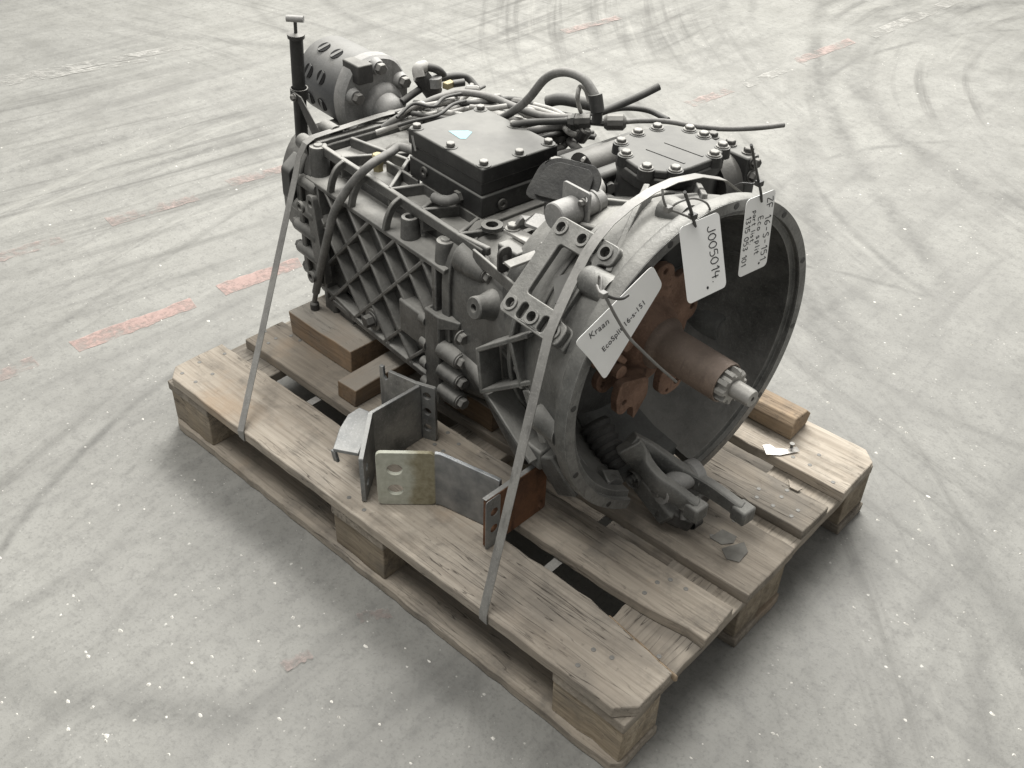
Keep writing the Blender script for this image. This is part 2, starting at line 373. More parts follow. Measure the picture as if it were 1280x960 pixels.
def floor_mat():
    t = NT('hall_floor'); tc = t.node('ShaderNodeTexCoord'); v = tc.outputs['Object']
    n1 = t.noise(v, 1.1, 5, .6); n2 = t.noise(v, 6, 6, .65); n3 = t.noise(v, 40, 5, .7); n4 = t.noise(v, 160, 3, .7)
    col = t.mix(t.ramp(n1, .3, .7), (.170,.168,.156), (.236,.233,.215))
    col = t.mix(t.ramp(n2, .35, .7, 0, .5), col, (.315,.312,.292))
    col = t.mix(t.ramp(n3, .48, .72, 0, .5), col, (.125,.123,.116))
    col = t.mix(t.ramp(n4, .52, .74, 0, .35), col, (.11,.108,.10))
    # stretched scuffs
    for rot, a in ((-.35, .30), (.75, .26)):
        sv = t.coords((7, .55, 1), rot=(0,0,rot)); s1 = t.noise(sv, 1.6, 5, .6, .3)
        col = t.mix(t.ramp(s1, .54, .74, 0, a*1.3), col, (.11,.108,.102))
    sep = t.node('ShaderNodeSeparateXYZ'); t.link(v, sep.inputs[0])
    X, Y = sep.outputs[0], sep.outputs[1]
    # scrub marks of turning fork lifts, concentric about far centres
    for (cx, cy, rad, fr, a, lo) in SCRUBS:
        dx = t.math('SUBTRACT', X, cx); dy = t.math('SUBTRACT', Y, cy)
        d = t.math('SQRT', t.math('ADD', t.math('MULTIPLY', dx, dx), t.math('MULTIPLY', dy, dy)))
        an = t.math('MULTIPLY', t.math('ARCTAN2', dy, dx), rad*.55)
        cv = t.node('ShaderNodeCombineXYZ'); t.link(t.math('MULTIPLY', t.math('SUBTRACT', d, rad), fr), cv.inputs[0]); t.link(an, cv.inputs[1])
        sn = t.noise(cv.outputs[0], 1.0, 5, .62, .25)
        near = t.math('MULTIPLY', t.ramp(t.math('ABSOLUTE', t.math('SUBTRACT', d, rad)), 1.3, .3), t.ramp(t.noise(v, .9, 3, .5), .40, .58))
        col = t.mix(t.math('MULTIPLY', t.ramp(sn, lo-.01, lo+.14, 0, a), near), col, (.085,.083,.077))
        col = t.mix(t.math('MULTIPLY', t.ramp(sn, .40, .28, 0, .35), near), col, (.36,.355,.325))
    # tyre tracks: broken arcs
    br = t.noise(v, 2.2, 4, .6); fine = t.noise(t.coords((1,1,1)), 26, 3, .7)
    acc = None
    for (cx, cy, rad, wd, a) in ARCS:
        dx = t.math('SUBTRACT', X, cx); dy = t.math('SUBTRACT', Y, cy)
        d = t.math('SQRT', t.math('ADD', t.math('MULTIPLY', dx, dx), t.math('MULTIPLY', dy, dy)))
        d = t.math('ABSOLUTE', t.math('SUBTRACT', t.math('ADD', d, t.math('MULTIPLY', t.math('SUBTRACT', br, .5), .05)), rad))
        k = t.math('MULTIPLY', t.ramp(d, wd, wd*.2, 0, a), t.ramp(br, .40, .60))
        acc = k if acc is None else t.math('MAXIMUM', acc, k)
    acc = t.math('MULTIPLY', acc, t.ramp(fine, .3, .6, .45, 1))
    col = t.mix(acc, col, (.065,.064,.06))
    # pale chips and paint spots
    for sc_, th, c in ((22, .07, (.55,.54,.5)), (48, .11, (.50,.49,.45)), (110, .16, (.42,.41,.38))):
        vo = t.node('ShaderNodeTexVoronoi'); vo.inputs['Scale'].default_value = sc_; t.link(v, vo.inputs['Vector'])
        wn = t.node('ShaderNodeSeparateColor'); t.link(vo.outputs['Color'], wn.inputs[0])
        k = t.math('MULTIPLY', t.ramp(t.math('ADD', vo.outputs['Distance'], t.math('MULTIPLY', t.math('SUBTRACT', n4, .5), .2)), th, th*.6), t.ramp(wn.outputs[0], .80, .82))
        k = t.math('MULTIPLY', k, t.ramp(n2, .42, .52))
        col = t.mix(t.math('MULTIPLY', k, .7), col, c)
    # fine cracks
    vc = t.node('ShaderNodeTexVoronoi', feature='DISTANCE_TO_EDGE'); vc.inputs['Scale'].default_value = .9
    dv = t.node('ShaderNodeVectorMath', operation='ADD'); nc = t.node('ShaderNodeTexNoise'); nc.inputs['Scale'].default_value = 3; nc.inputs['Detail'].default_value = 6
    t.link(v, nc.inputs['Vector']); ss = t.node('ShaderNodeVectorMath', operation='SCALE'); ss.inputs['Scale'].default_value = .35; t.link(nc.outputs['Color'], ss.inputs[0])
    t.link(v, dv.inputs[0]); t.link(ss.outputs[0], dv.inputs[1]); t.link(dv.outputs[0], vc.inputs['Vector'])
    col = t.mix(t.math('MULTIPLY', t.ramp(vc.outputs['Distance'], .006, .001), t.ramp(br, .60, .70, 0, .4)), col, (.06,.058,.054))
    t.bump(t.math('ADD', n3, t.math('MULTIPLY', n4, .6)), .35, .002)
    return t.out(col, t.ramp(n2, .3, .7, .55, .8), 0, .3)
def arc3(a, b, c, wd, s):
    'circle through three photograph pixels on the floor'
    p = [wp(*q, 0) for q in (a, b, c)]; (x1,y1),(x2,y2),(x3,y3) = [(q.x, q.y) for q in p]
    d = 2*(x1*(y2-y3)+x2*(y3-y1)+x3*(y1-y2))
    ux = ((x1*x1+y1*y1)*(y2-y3)+(x2*x2+y2*y2)*(y3-y1)+(x3*x3+y3*y3)*(y1-y2))/d
    uy = ((x1*x1+y1*y1)*(x3-x2)+(x2*x2+y2*y2)*(x1-x3)+(x3*x3+y3*y3)*(x2-x1))/d
    return ux, uy, math.hypot(x1-ux, y1-uy), wd, s
ARCS = [arc3((1030,0),(1022,90),(1060,185),.05,.55), arc3((1150,20),(1075,110),(1130,175),.07,.5), arc3((1130,0),(1030,100),(1010,160),.06,.42),
        arc3((1010,215),(1110,330),(1280,440),.02,.5), arc3((1005,320),(1120,400),(1280,500),.035,.4), arc3((1000,330),(1140,365),(1240,400),.015,.6),
        arc3((0,225),(180,165),(330,140),.05,.45), arc3((0,255),(200,205),(350,160),.03,.45), arc3((0,170),(150,140),(340,95),.035,.38),
        arc3((600,60),(760,60),(900,15),.04,.4), arc3((880,60),(800,80),(700,90),.03,.35), arc3((520,60),(680,45),(820,10),.05,.35),
        arc3((1120,560),(1200,700),(1230,860),.03,.3), arc3((1280,560),(1180,520),(1020,420),.02,.45)]
def scrub(a, b, rad, side, fr, amp, lo):
    'circle of the given radius through two floor points'
    p, q = wp(*a, 0), wp(*b, 0); m = (p+q)/2; d = (q-p); L = d.length/2; nn = Vector((-d.y, d.x, 0)).normalized()*side
    c = m + nn*math.sqrt(rad*rad - L*L); return c.x, c.y, rad, fr, amp, lo
SCRUBS = [scrub((0,240),(350,150), 9, 1, 17, .60, .53), scrub((1000,330),(1280,520), 5, 1, 18, .60, .53), scrub((620,80),(900,10), 6, -1, 13, .5, .54), scrub((1090,110),(1170,10), 2.2, -1, 14, .55, .54), scrub((1030,480),(1230,900), 4, -1, 18, .5, .54)]
M['floor'] = floor_mat()
def paint(name, col, wear):
    t = NT(name); tc = t.node('ShaderNodeTexCoord'); v = tc.outputs['Object']
    n = t.noise(v, 9, 6, .7); n2 = t.noise(v, 60, 4, .7)
    c = t.mix(t.ramp(n2, .3, .7), col, tuple(x*.75 for x in col)); t.out(c, .7, 0, .3)
    tr = t.node('ShaderNodeBsdfTransparent'); mx = t.node('ShaderNodeMixShader')
    k = t.ramp(t.math('ADD', n, t.math('MULTIPLY', n2, .35)), wear-.12, wear+.10, .22, 1.)
    t.link(k, mx.inputs[0]); t.link(t.b.outputs[0], mx.inputs[1]); t.link(tr.outputs[0], mx.inputs[2])
    t.link(mx.outputs[0], t.n['Material Output'].inputs[0]); return t.m
M['red'] = paint('worn_red_paint', (.42,.30,.27), .735)
M['red_faint'] = paint('faded_red_paint', (.38,.305,.28), .66)
M['white_faint'] = paint('faded_white_paint', (.42,.412,.385), .64)

# ------------------------------------------------------------------ floor
fl = MB().box(-22, 22, -14, 24, -.1, 0).build('floor', M['floor']); tag(fl, kind='structure')
def stripe(a, b, c, d, mat, i, name='floor_marking'):
    P = [wp(*q, 0) for q in (a, b, c, d)]; z = .0012 + .0001*i
    vs = []; n = 14
    for k in range(n+1):
        t = k/n; e = rng.uniform(-.004, .004); g = rng.uniform(-.004, .004)
        p = P[0].lerp(P[1], t); q = P[3].lerp(P[2], t); dr = (q-p).normalized()
        p = p + dr*e; q = q + dr*g; vs += [(p.x, p.y, z), (q.x, q.y, z)]
    o = MB().add(vs, [(2*k, 2*k+2, 2*k+3, 2*k+1) for k in range(n)]).build(name, mat); tag(o, kind='structure'); return o
ST = [((86,428),(238,373),(246,384),(100,441),'red'), ((269,357),(372,322),(378,333),(283,370),'red'),
      ((0,462),(40,446),(50,457),(0,478),'red_faint'), ((130,272),(240,243),(250,250),(140,283),'red_faint'), ((280,226),(360,205),(364,212),(292,234),'red_faint'),
      ((0,316),(70,295),(84,302),(0,328),'red_faint'), ((855,128),(905,111),(918,115),(868,134),'red_faint'), ((990,74),(1060,48),(1070,54),(1000,80),'red_faint'),
      ((926,104),(975,85),(985,90),(936,110),'white_faint'), ((1080,42),(1190,-2),(1205,2),(1095,48),'white_faint'), ((0,96),(250,52),(260,57),(0,105),'white_faint'), ((0,104),(180,74),(185,77),(0,109),'white_faint'),
      ((350,830),(385,812),(392,822),(360,842),'red_faint'), ((445,768),(485,762),(490,772),(450,778),'red_faint'), ((700,38),(770,20),(778,24),(708,43),'red_faint')]
for i, (a, b, c, d, m) in enumerate(ST): stripe(a, b, c, d, M[m], i)
# grit and pale crumbs on the floor
gm = MB(); r2 = random.Random(3)
for i in range(420):
    if i < 300: p = wp(r2.uniform(-60, 1340), r2.uniform(420, 1000), 0)
    else: p = wp(r2.uniform(-60, 1340), r2.uniform(60, 420), 0)
    if -.03 < p.x < 1.23 and -.03 < p.y < .83: continue
    s = r2.choice((.0012, .0018, .0025, .0035)); a = r2.uniform(0, 3.14); n = r2.choice((4, 5, 6))
    ring = [(p.x + s*r2.uniform(.5, 1.3)*math.cos(a+2*math.pi*k/n)*1.4, p.y + s*r2.uniform(.5, 1.3)*math.sin(a+2*math.pi*k/n)) for k in range(n)]
    gm.add([(x, y, .0) for x, y in ring] + [(p.x, p.y, s*r2.uniform(.4, .9))], [(k, (k+1) % n, n) for k in range(n)])
g = gm.build('grit', plain('pale_grit', (.60,.585,.54), .8, 0, .2, .2)); tag(g, 'pale grit and crumbs scattered over the concrete floor', kind='stuff')

# ------------------------------------------------------------------ pallet
pal = empty('wooden_pallet'); tag(pal, 'worn wooden pallet carrying the strapped gearbox', 'pallet')
def jag(pts, step, amp, r):
    out = []
    for i in range(len(pts)):
        a = Vector(pts[i]); b = Vector(pts[(i+1) % len(pts)]); n = max(1, int((b-a).length/step)); d = (b-a).normalized() if (b-a).length > 0 else Vector((1,0)); nn = Vector((-d.y, d.x))
        for k in range(n):
            p = a.lerp(b, k/n)
            if k: p = p + nn*r.gauss(0, amp)
            out.append((p.x, p.y))
    return out
def board(name, pts, z0, z1, mat, seed, parent=pal, amp=.0005, step=.025, tilt=(0,0)):
    r = random.Random(seed); pts = jag(pts, step, amp, r)
    cx = sum(p[0] for p in pts)/len(pts); cy = sum(p[1] for p in pts)/len(pts)
    loc = [(x-cx, y-cy) for x, y in pts]; n = len(loc)
    vs = [(x, y, z0) for x, y in loc] + [(x + r.gauss(0, .0006), y + r.gauss(0, .0006), z1) for x, y in loc]
    fs = [tuple(range(n-1, -1, -1)), tuple(range(n, 2*n))] + [(i, (i+1) % n, (i+1) % n + n, i+n) for i in range(n)]
    zc = (z0+z1)/2; vs = [(x, y, z-zc) for x, y, z in vs]
    o = MB().add(vs, fs).build(name, mat, parent, bevel=.0022); o.location = (cx, cy, zc); o.rotation_euler = (tilt[0], tilt[1], 0); return o
ZT = .144; CH = .026
tops = [board('top_board', [(CH*1.2,0),(1.2-CH,0),(1.2,CH*1.1),(1.2,.112),(1.02,.139),(.6,.142),(0,.143),(0,CH)], .122, ZT, M['wood_pale'], 1),
        board('top_board', [(.022,.186),(.55,.182),(1.03,.184),(1.12,.190),(1.17,.198),(1.203,.196),(1.2,.284),(.022,.286)], .1225, ZT+.001, M['wood'], 2),
        board('top_board', [(.0,.325),(1.204,.322),(1.206,.470),(1.0,.474),(.0,.473)], .1222, ZT, M['wood'], 3),
        board('top_board', [(.0,.514),(1.196,.516),(1.198,.606),(0,.614)], .1224, ZT-.001, M['wood'], 4),
        board('top_board', [(0,.655),(1.203,.655),(1.2,.8-CH),(1.2-CH,.8),(CH,.8),(0,.8-CH)], .1221, ZT, M['wood_pale'], 5)]
sl = board('splinter', [(1.06,.1365),(1.13,.1255),(1.205,.1150),(1.208,.119),(1.13,.1305),(1.06,.140)], .1228, .137, M['wood_warm'], 6, tops[0]); sl.location -= tops[0].location
for x0, s in ((0,10), (.5275,11), (1.055,12)):
    board('cross_board', [(x0+.003,.002),(x0+.070,.003),(x0+.142,.002),(x0+.142,.797),(x0+.003,.798)], .1, .1215, M['wood_y'], s)
for j, (y0, y1) in enumerate(((.003,.1),(.3275,.4725),(.7,.797))):
    for i, (x0, x1) in enumerate(((.0,.145),(.5275,.6725),(1.055,1.2))):
        board('block', [(x0+.004,y0+.003),(x1-.006,y0+.002),(x1-.004,y1),(x0+.004,y1)] , .0222, .0995, M['block'], 20+3*j+i, amp=.001)
    board('bottom_board', [(.0,y0-.002),(1.2,y0),(1.2,y1),(0,y1)] if j != 0 else [(.02,-.002),(1.185,-.006),(1.2,.01),(1.2,.1),(0,.1),(0,.01)], .001, .022, M['wood'], 40+j, amp=.001)
# nail heads
nm = MB().lathe((0,0,0), (0,0,1), [(0,.0042),(.0004,.0040),(.0006,.0030)], 10).mesh('nail'); nm.materials.append(M['dark'])
for k, b in enumerate(tops):
    y0, y1 = ((.02,.12),(.205,.265),(.345,.455),(.53,.598),(.675,.775))[k]
    for xs in ((.03,.075,.115), (.56,.6,.64), (1.085,1.12,1.165)):
        for x in xs:
            for y in (y0, (y0+y1)/2, y1):
                if rng.random() < .45: continue
                o = bpy.data.objects.new('nail', nm); C.objects.link(o); o.parent = b
                o.location = Vector((x + rng.uniform(-.008,.008), y + rng.uniform(-.008,.008), (.1452 if k == 1 else .1442 if k != 3 else .1432))) - Vector(b.location)
# ------------------------------------------------------------------ gearbox
gb = empty('gearbox', mw=GM); tag(gb, 'large dusty dark grey truck gearbox strapped onto the wooden pallet', 'gearbox')
def bolt(p, d, parent, r=.009, h=.009, mat='bolt', washer=True, name='bolt'):
    return MB().hexbolt(p, d, r, h, washer).build(name, M[mat], parent, 30)
XP, XN, YP, YN, ZP = (1,0,0), (-1,0,0), (0,1,0), (0,-1,0), (0,0,1)

# --- main case, rear half: prism with recessed ribbed side
sec = [(-.158,.03),(-.128,.03),(-.122,.079),(.15,.079),(.152,.03),(.185,.02),(.185,-.2),(.12,-.262),(-.09,-.262),(-.158,-.205)]
case = MB().loft([[(x, y, z) for y, z in sec] for x in (-.872, -.8, -.6, -.43)]).build('gear_case', M['case'], gb, 30, .004)
# shelf along the top of the side wall and the lip below it
MB().loft([[(x, y, z) for y, z in ((-.182,.027),(-.182,.0355),(-.178,.037),(-.12,.040),(-.12,.027))] for x in (-.885,-.42)]).build('shelf', M['case'], case, 30, .0015)
MB().loft([[(x, y, z) for y, z in ((-.181,-.238),(-.181,-.226),(-.150,-.215),(-.150,-.238))] for x in (-.82,-.44)]).build('lower_lip', M['case'], case, 30, .0015)
def side_rib(p, q, dep=.026, wd=.0075):
    MB().bar((p[0],-.1815+dep/2,p[1]), (q[0],-.1815+dep/2,q[1]), dep, wd, up=None).build('rib', M['case'], case, 30, .002)
def clip(x0, z0, x1, z1):
    'clip a line to the ribbed panel'
    XL, XR, ZB, ZU = -.842, -.452, -.232, .028; ts = []
    t0, t1 = -9., 9.; dx, dz = x1-x0, z1-z0
    for a, d, lo, hi in ((x0,dx,XL,XR),(z0,dz,ZB,ZU)):
        if abs(d) < 1e-9: continue
        u, v = (lo-a)/d, (hi-a)/d; t0 = max(t0, min(u, v)); t1 = min(t1, max(u, v))
    return ((x0+dx*t0, z0+dz*t0), (x0+dx*t1, z0+dz*t1)) if t1 > t0 else None
for c in (.775, .686, .600, .509, .400, .318):
    s = clip(-.6, c-.6, -.5, c-.5)
    if s: side_rib(*s)
for x0 in (-.89, -.81, -.729, -.641, -.565, -.49):
    s = clip(x0, .025, x0+.1, .025-.127)
    if s: side_rib(*s, wd=.0068)
side_rib((-.842,-.232), (-.842,.03)); side_rib((-.452,-.232), (-.452,.03), wd=.012)
side_rib((-.84,-.21), (-.70,-.232), wd=.010)
# drain plug on the side
pl = MB().lathe((-.668,-.16,-.196), YN, [(0,.026),(.018,.026),(.02,.024)], 24).build('plug', M['case'], case, 30); bolt((-.668,-.180,-.196), YN, case, .012, .016, 'dark')
# top: rail, curved webs, lattice, bosses
def topbar(p, q, wd=.0085, h=.045, z=.1): MB().bar((p[0],p[1],z-h/2), (q[0],q[1],z-h/2), wd, h, up=ZP).build('rib', M['case'], case, 30, .0022)
topbar((-.865,-.146), (-.35,-.150), .010, .020)
topbar((-.865,-.080), (-.63,-.03), .008)
nodes = [(-.80,-.147),(-.735,-.02),(-.63,-.149),(-.585,-.02),(-.53,-.149),(-.47,-.02),(-.42,-.150),(-.37,-.03)]
for a, b in zip(nodes, nodes[1:]): topbar(a, b, .0075)
for x0 in (-.70,-.585,-.47): topbar((x0-.03,-.085), (x0+.075,-.085), .0065)
topbar((-.865,.06), (-.42,.06)); topbar((-.865,.14), (-.42,.14))
for x in (-.79,-.715,-.60):
    pts = [(x, -.180, .038), (x+.004, -.176, .062), (x+.008, -.166, .084), (x+.012, -.150, .096)]
    MB().band(smooth(pts, 4), (1,0,0), .0085, .014).build('web', M['case'], case, 30, .0015)
def boss(x, y, z0, z1, r=.017, cap=True, parent=None):
    o = MB().lathe((x,y,z0), ZP, [(0,r*1.16),(z1-z0-.004,r),(z1-z0,r*.93),(z1-z0,r*.55),(z1-z0-(-.003 if cap else .012),r*.45 if cap else r*.42)], 24).build('boss', M['case'], parent or case, 40)
    return o
boss(-.552,-.158,.036,.078,.0165,False); boss(-.445,-.158,.036,.078,.0175); boss(-.872,-.152,.03,.098,.0185)
boss(-.895,.010,.06,.106,.018); boss(-.88,.12,.06,.104,.016)
MB().cyl((-.545,-.14,.055),(-.545,-.115,.055),.006).build('boss', M['case'], case); MB().bar((-.442,-.15,.065),(-.40,-.12,.08),.012,.02).build('rib', M['case'], case, 30, .002)
topbar((-.885,-.15), (-.885,.18), .020, .06, .102)
br = MB().lathe((-.742,-.098,.070), ZP, [(0,.014),(.004,.014),(.004,.0105),(.022,.0105),(.022,.012),(.040,.012),(.043,.0095)], 6).build('breather_cap', M['brass'], case, 25)
tag(br, 'brass hexagonal breather cap')
MB().lathe((-.78,.0,.06), ZP, [(0,.05),(.02,.048),(.03,.03)], 24).build('cover', M['case'], case, 40)

# --- rear end: stacked flanges with bosses and bolts
def octo(hw, zt, zb, c): return [(-hw+c*.6,zt),(hw-c*.6,zt),(hw,zt-c),(hw,zb+c*1.3),(hw-c*1.3,zb),(-hw+c*1.3,zb),(-hw,zb+c*1.3),(-hw,zt-c)]
def slab(name, x0, x1, pts, mat, parent, bev=.003): return MB().loft([[(x, y, z) for y, z in pts] for x in (x0, x1)]).build(name, M[mat], parent, 30, bev)
rear = slab('rear_flange', -.900, -.872, rpoly(octo(.178,.094,-.275,.05), .03), 'case', gb)
slab('rear_plate', -.918, -.9005, rpoly(octo(.187,.086,-.282,.055), .035), 'case', rear)
slab('rear_housing', -1.05, -.9185, rpoly(octo(.15,.06,-.24,.07), .04), 'case', rear)
for (y, z) in ((-.176,.02),(-.182,-.04),(-.182,-.09),(-.180,-.145),(-.168,-.2),(-.13,-.262)):
    MB().lathe((-.935,y,z), XP, [(0,.012),(.004,.0145),(.085,.0145),(.09,.011)], 16).build('boss', M['case'], rear, 40)
    bolt((-.934,y,z), XN, rear, .009, .012, 'dark')
for (y, z) in ((-.15,.084),(-.095,.10)):
    MB().lathe((-.945,y,z), XP, [(0,.010),(.006,.016),(.05,.016)], 16).build('boss', M['case'], rear, 40)
slab('side_cover', -.955, -.921, rpoly([(-.16,.062),(-.197,.035),(-.199,-.03),(-.175,-.05)], .008), 'black', rear)
# lug plate on the side near the rear, with two eyes
lp = MB().plate(rpoly([(-.868,.006),(-.842,.012),(-.822,-.14),(-.822,-.19),(-.85,-.185),(-.862,-.12)], .012), [circ(-.853,-.010,.0075), circ(-.838,-.165,.008)], (0,-.176,0), (1,0,0), (0,0,1), -.018).build('lug_plate', M['case'], rear, 30, .0015)
lp.location = (0,-.018,0)
for (x, z) in ((-.853,-.010),(-.838,-.165)): MB().lathe((x,-.194,z), YN, [(0,.0125),(.006,.0125),(.006,.0075),(-.002,.0075)], 18, caps=False).build('eye', M['case'], lp, 35)
MB().box(-.815,-.76,-.17,-.10,-.275,-.235).build('foot', M['case'], gb, 30, .004)
MB().box(-.862,-.82,-.178,-.08,-.272,-.215).build('foot', M['case'], gb, 30, .006)

# --- front half of the case, blending into the clutch housing
def ring(x, hw, zt, zb, e, n=48):
    out = []; zc, h = (zt+zb)/2, (zt-zb)/2
    for i in range(n):
        a = 2*math.pi*i/n; c, s = math.cos(a), math.sin(a)
        out.append((x, hw*math.copysign(abs(c)**(2/e), c), zc + h*math.copysign(abs(s)**(2/e), s)))
    return out
front = MB().loft([ring(-.43,.166,.092,-.262,5), ring(-.40,.172,.096,-.260,4.4), ring(-.33,.176,.098,-.245,3.6), ring(-.25,.186,.104,-.215,3.0), ring(-.21,.188,.135,-.205,2.4), ring(-.17,.190,.165,-.20,2.2)]).build('front_case', M['case'], gb, 40)
MB().loft([ring(-.437,.176,.101,-.268,5), ring(-.415,.176,.101,-.268,5)]).build('split_flange', M['case'], front, 30, .002)
# vertical lug flange at the split with four bolts
MB().box(-.560,-.470,-.186,-.15,-.16,-.088).build('lug', M['case'], front, 30, .004)
MB().loft([[(x, y, z) for x, y in ((-.472,-.190),(-.428,-.190),(-.428,-.12),(-.472,-.12))] for z in (-.262,-.062)]).build('lug', M['case'], front, 30, .003)
MB().loft([[(-.43,-.19,-.062),(-.43,-.12,-.062),(-.43,-.12,-.09),(-.43,-.19,-.09)], [(-.385,-.176,-.058),(-.37,-.12,-.052),(-.37,-.12,-.07),(-.385,-.176,-.072)]]).build('lug', M['case'], front, 30, .002)
for z in (-.082,-.135,-.182,-.228):
    x1 = -.372 if z > -.1 else -.385
    if z < -.1: MB().lathe((-.43,-.178,z), XP, [(0,.019),(.05,.0165),(.052,.014)], 20).build('boss', M['case'], front, 40)
    bolt((-.378,-.178,z), XP, front, .010, .011, 'bolt')
    MB().lathe((-.49,-.182,z-.012), XP, [(0,.010),(.004,.012),(.02,.012)], 14).build('bolt', M['case'], front, 40)
# boss with eye, upper boss with bolt, fin, ribs
MB().lathe((-.30,-.13,.012), (-.05,-1,.22), [(0,.046),(.035,.030),(.06,.0205),(.078,.0200),(.080,.018),(.080,.0075),(.062,.0075)], 28).build('boss', M['case'], front, 40)
MB().lathe((-.40,-.142,.060), (1,-.18,-.05), [(0,.034),(.03,.028),(.062,.018),(.066,.015)], 24).build('boss', M['case'], front, 45)
bolt(Vector((-.40,-.142,.060)) + Vector((1,-.18,-.05)).normalized()*.066, (1,-.18,-.05), front, .0095, .011)
MB().bar(gy_(592,318,-.158), gy_(664,380,-.190), .005, .022, up=ZP).build('rib', M['case'], front, 30, .0015)
MB().lathe((-.42,-.15,-.125), (1,-.2,-.15), [(0,.018),(.12,.020),(.19,.02)], 20).build('boss', M['case'], front, 45)
MB().lathe((-.37,-.12,-.19), (1,-.25,-.1), [(0,.025),(.12,.035),(.2,.04)], 20).build('boss', M['case'], front, 45)
MB().lathe((-.39,-.10,.105), ZP, [(0,.019),(.008,.019),(.008,.011),(.0,.011)], 20).build('boss', M['case'], front, 40)
MB().bar((-.42,-.15,.092),(-.34,-.146,.098),.010,.016,up=ZP).build('rib', M['case'], front, 30, .003)

# --- clutch bell housing: wall swept around the shaft, open at the bottom for the release fork
wall = [(0,.259),(0,.277),(-.004,.2785),(-.020,.2785),(-.026,.276),(-.034,.266),(-.10,.247),(-.19,.206),(-.29,.168),(-.29,.148),(-.215,.148),(-.19,.182),(-.10,.230),(-.022,.247),(-.010,.2475),(-.008,.259)]
bell = MB().sweep((0,0,0), XP, wall, R(12), R(360-25), 110, ZP).build('bell_housing', M['bell'], gb, 32)
tag(bell, 'open grey bell housing facing the viewer')
MB().sweep((0,0,0), XP, [(.0012,.2595),(.0012,.2765),(.0002,.2765),(.0002,.2595)], R(12.2), R(360-25.2), 110, ZP).build('rim_face', M['rim'], bell, 32)
# underside behind the opening and back wall
MB().sweep((0,0,0), XP, [(-.045,.238),(-.045,.258),(-.10,.247),(-.19,.206),(-.29,.168),(-.29,.148),(-.215,.148),(-.19,.180),(-.10,.228)], R(-26), R(13), 14, ZP).build('lower_wall', M['inside'], bell, 32)
bw = MB().lathe((0,0,0), XN, [(.205,.158),(.205,.12),(.17,.105),(.165,.07),(.29,.07),(.29,.158)], 48, caps=False).build('back_wall', M['inside'], bell, 32)
hb = gx_(905,411,-.105); MB().lathe(hb - Vector((.105,0,0)), (1,.0,.0), [(0,.055),(.05,.036),(.100,.026),(.104,.023),(.104,.018),(.05,.018)], 24, caps=False).build('boss', M['inside'], bw, 40)
MB().lathe((-.21,.02,.14), (1,.0,.0), [(0,.03),(.05,.022)], 20).build('boss', M['inside'], bw, 40)
for a in (20, 75, 130, 200, 255, 310):
    c, s = math.cos(R(a)), math.sin(R(a)); MB().bar((-.2,.10*c,.10*s), (-.195,.165*c,.165*s), .012, .03, up=XP).build('rib', M['inside'], bw, 30, .003)
# rim bolt holes as small dark sockets
for a in range(0, 360, 30):
    aa = a + 8
    if 330 < aa or aa < 20: continue
    y, z = -.2685*math.sin(R(aa)), -.2685*math.cos(R(aa))
    MB().lathe((.0012,y,z), XP, [(0,.0055),(.0006,.0055)], 14).build('bolt_hole', M['black'], bell, 30)
# ribs and facets outside
def on(a, r, x): return Vector((x, -r*math.sin(R(a)), r*math.cos(R(a))))
def bellrib(a, x0=-.03, x1=-.24, h=.018, wd=.008, r0=.258, r1=.190):
    p, q = on(a, r0, x0), on(a, r1, x1); u = on(a, 1, 0)
    MB().bar(p, q, wd, h, up=u).build('rib', M['bell'], bell, 30, .002)
for a in (-70,-42,-18, 4, 24, 98, 122, 140): bellrib(a)
def bellstrap(a0, a1, x, r, wd=.03, th=.008):
    MB().band([on(a0+(a1-a0)*k/10, r, x) for k in range(11)], XP, wd, th).build('rib', M['bell'], bell, 30, .002)
MB().bar(on(40,.252,-.05), on(2,.252,-.13), .01, .03, up=on(20,1,0)).build('rib', M['bell'], bell, 30, .002)
MB().bar(on(-5,.255,-.05), on(-30,.24,-.14), .01, .03, up=on(-15,1,0)).build('rib', M['bell'], bell, 30, .002)
bellstrap(60, -60, -.145, .228, .009, .012); bellstrap(65, 140, -.20, .208, .009, .022)
# round bolt bosses behind the rim
for a, ln in ((44,.058),(97,.060),(8,.05),(150,.05)):
    p = on(a, .257, -.028-ln); MB().lathe(p, XP, [(0,.012),(.006,.020),(.014,.023),(ln+.002,.0235)], 22).build('boss', M['bell'], bell, 45)
    MB().bar(on(a,.238,-.028-ln*.5), on(a,.25,-.03), .046, .02, up=on(a,1,0)).build('rib', M['bell'], bell, 30, .002)
# pocket of ribs on the lower left flank
def flank(a, b, wd=.008, h=.045, y=-.212):
    MB().bar(gy_(*a, y), gy_(*b, y), wd, h, up=YP).build('rib', M['bell'], bell, 30, .0018)
# rails of the pocket stand on the flank
flank((609,432),(672,414)); flank((613,484),(706,467)); flank((609,430),(614,486)); flank((650,420),(664,480)); flank((688,430),(700,470), .012)
flank((622,488),(676,572), .008, .05, -.205); flank((668,482),(690,548), .016, .04)
MB().box(-.175,-.115,-.215,-.17,-.195,-.155).build('rib', M['bell'], bell, 30, .004)
MB().bar(gy_(690,560,-.19), gy_(720,610,-.17), .05, .05, up=YP).build('rib', M['bell'], bell, 30, .004)
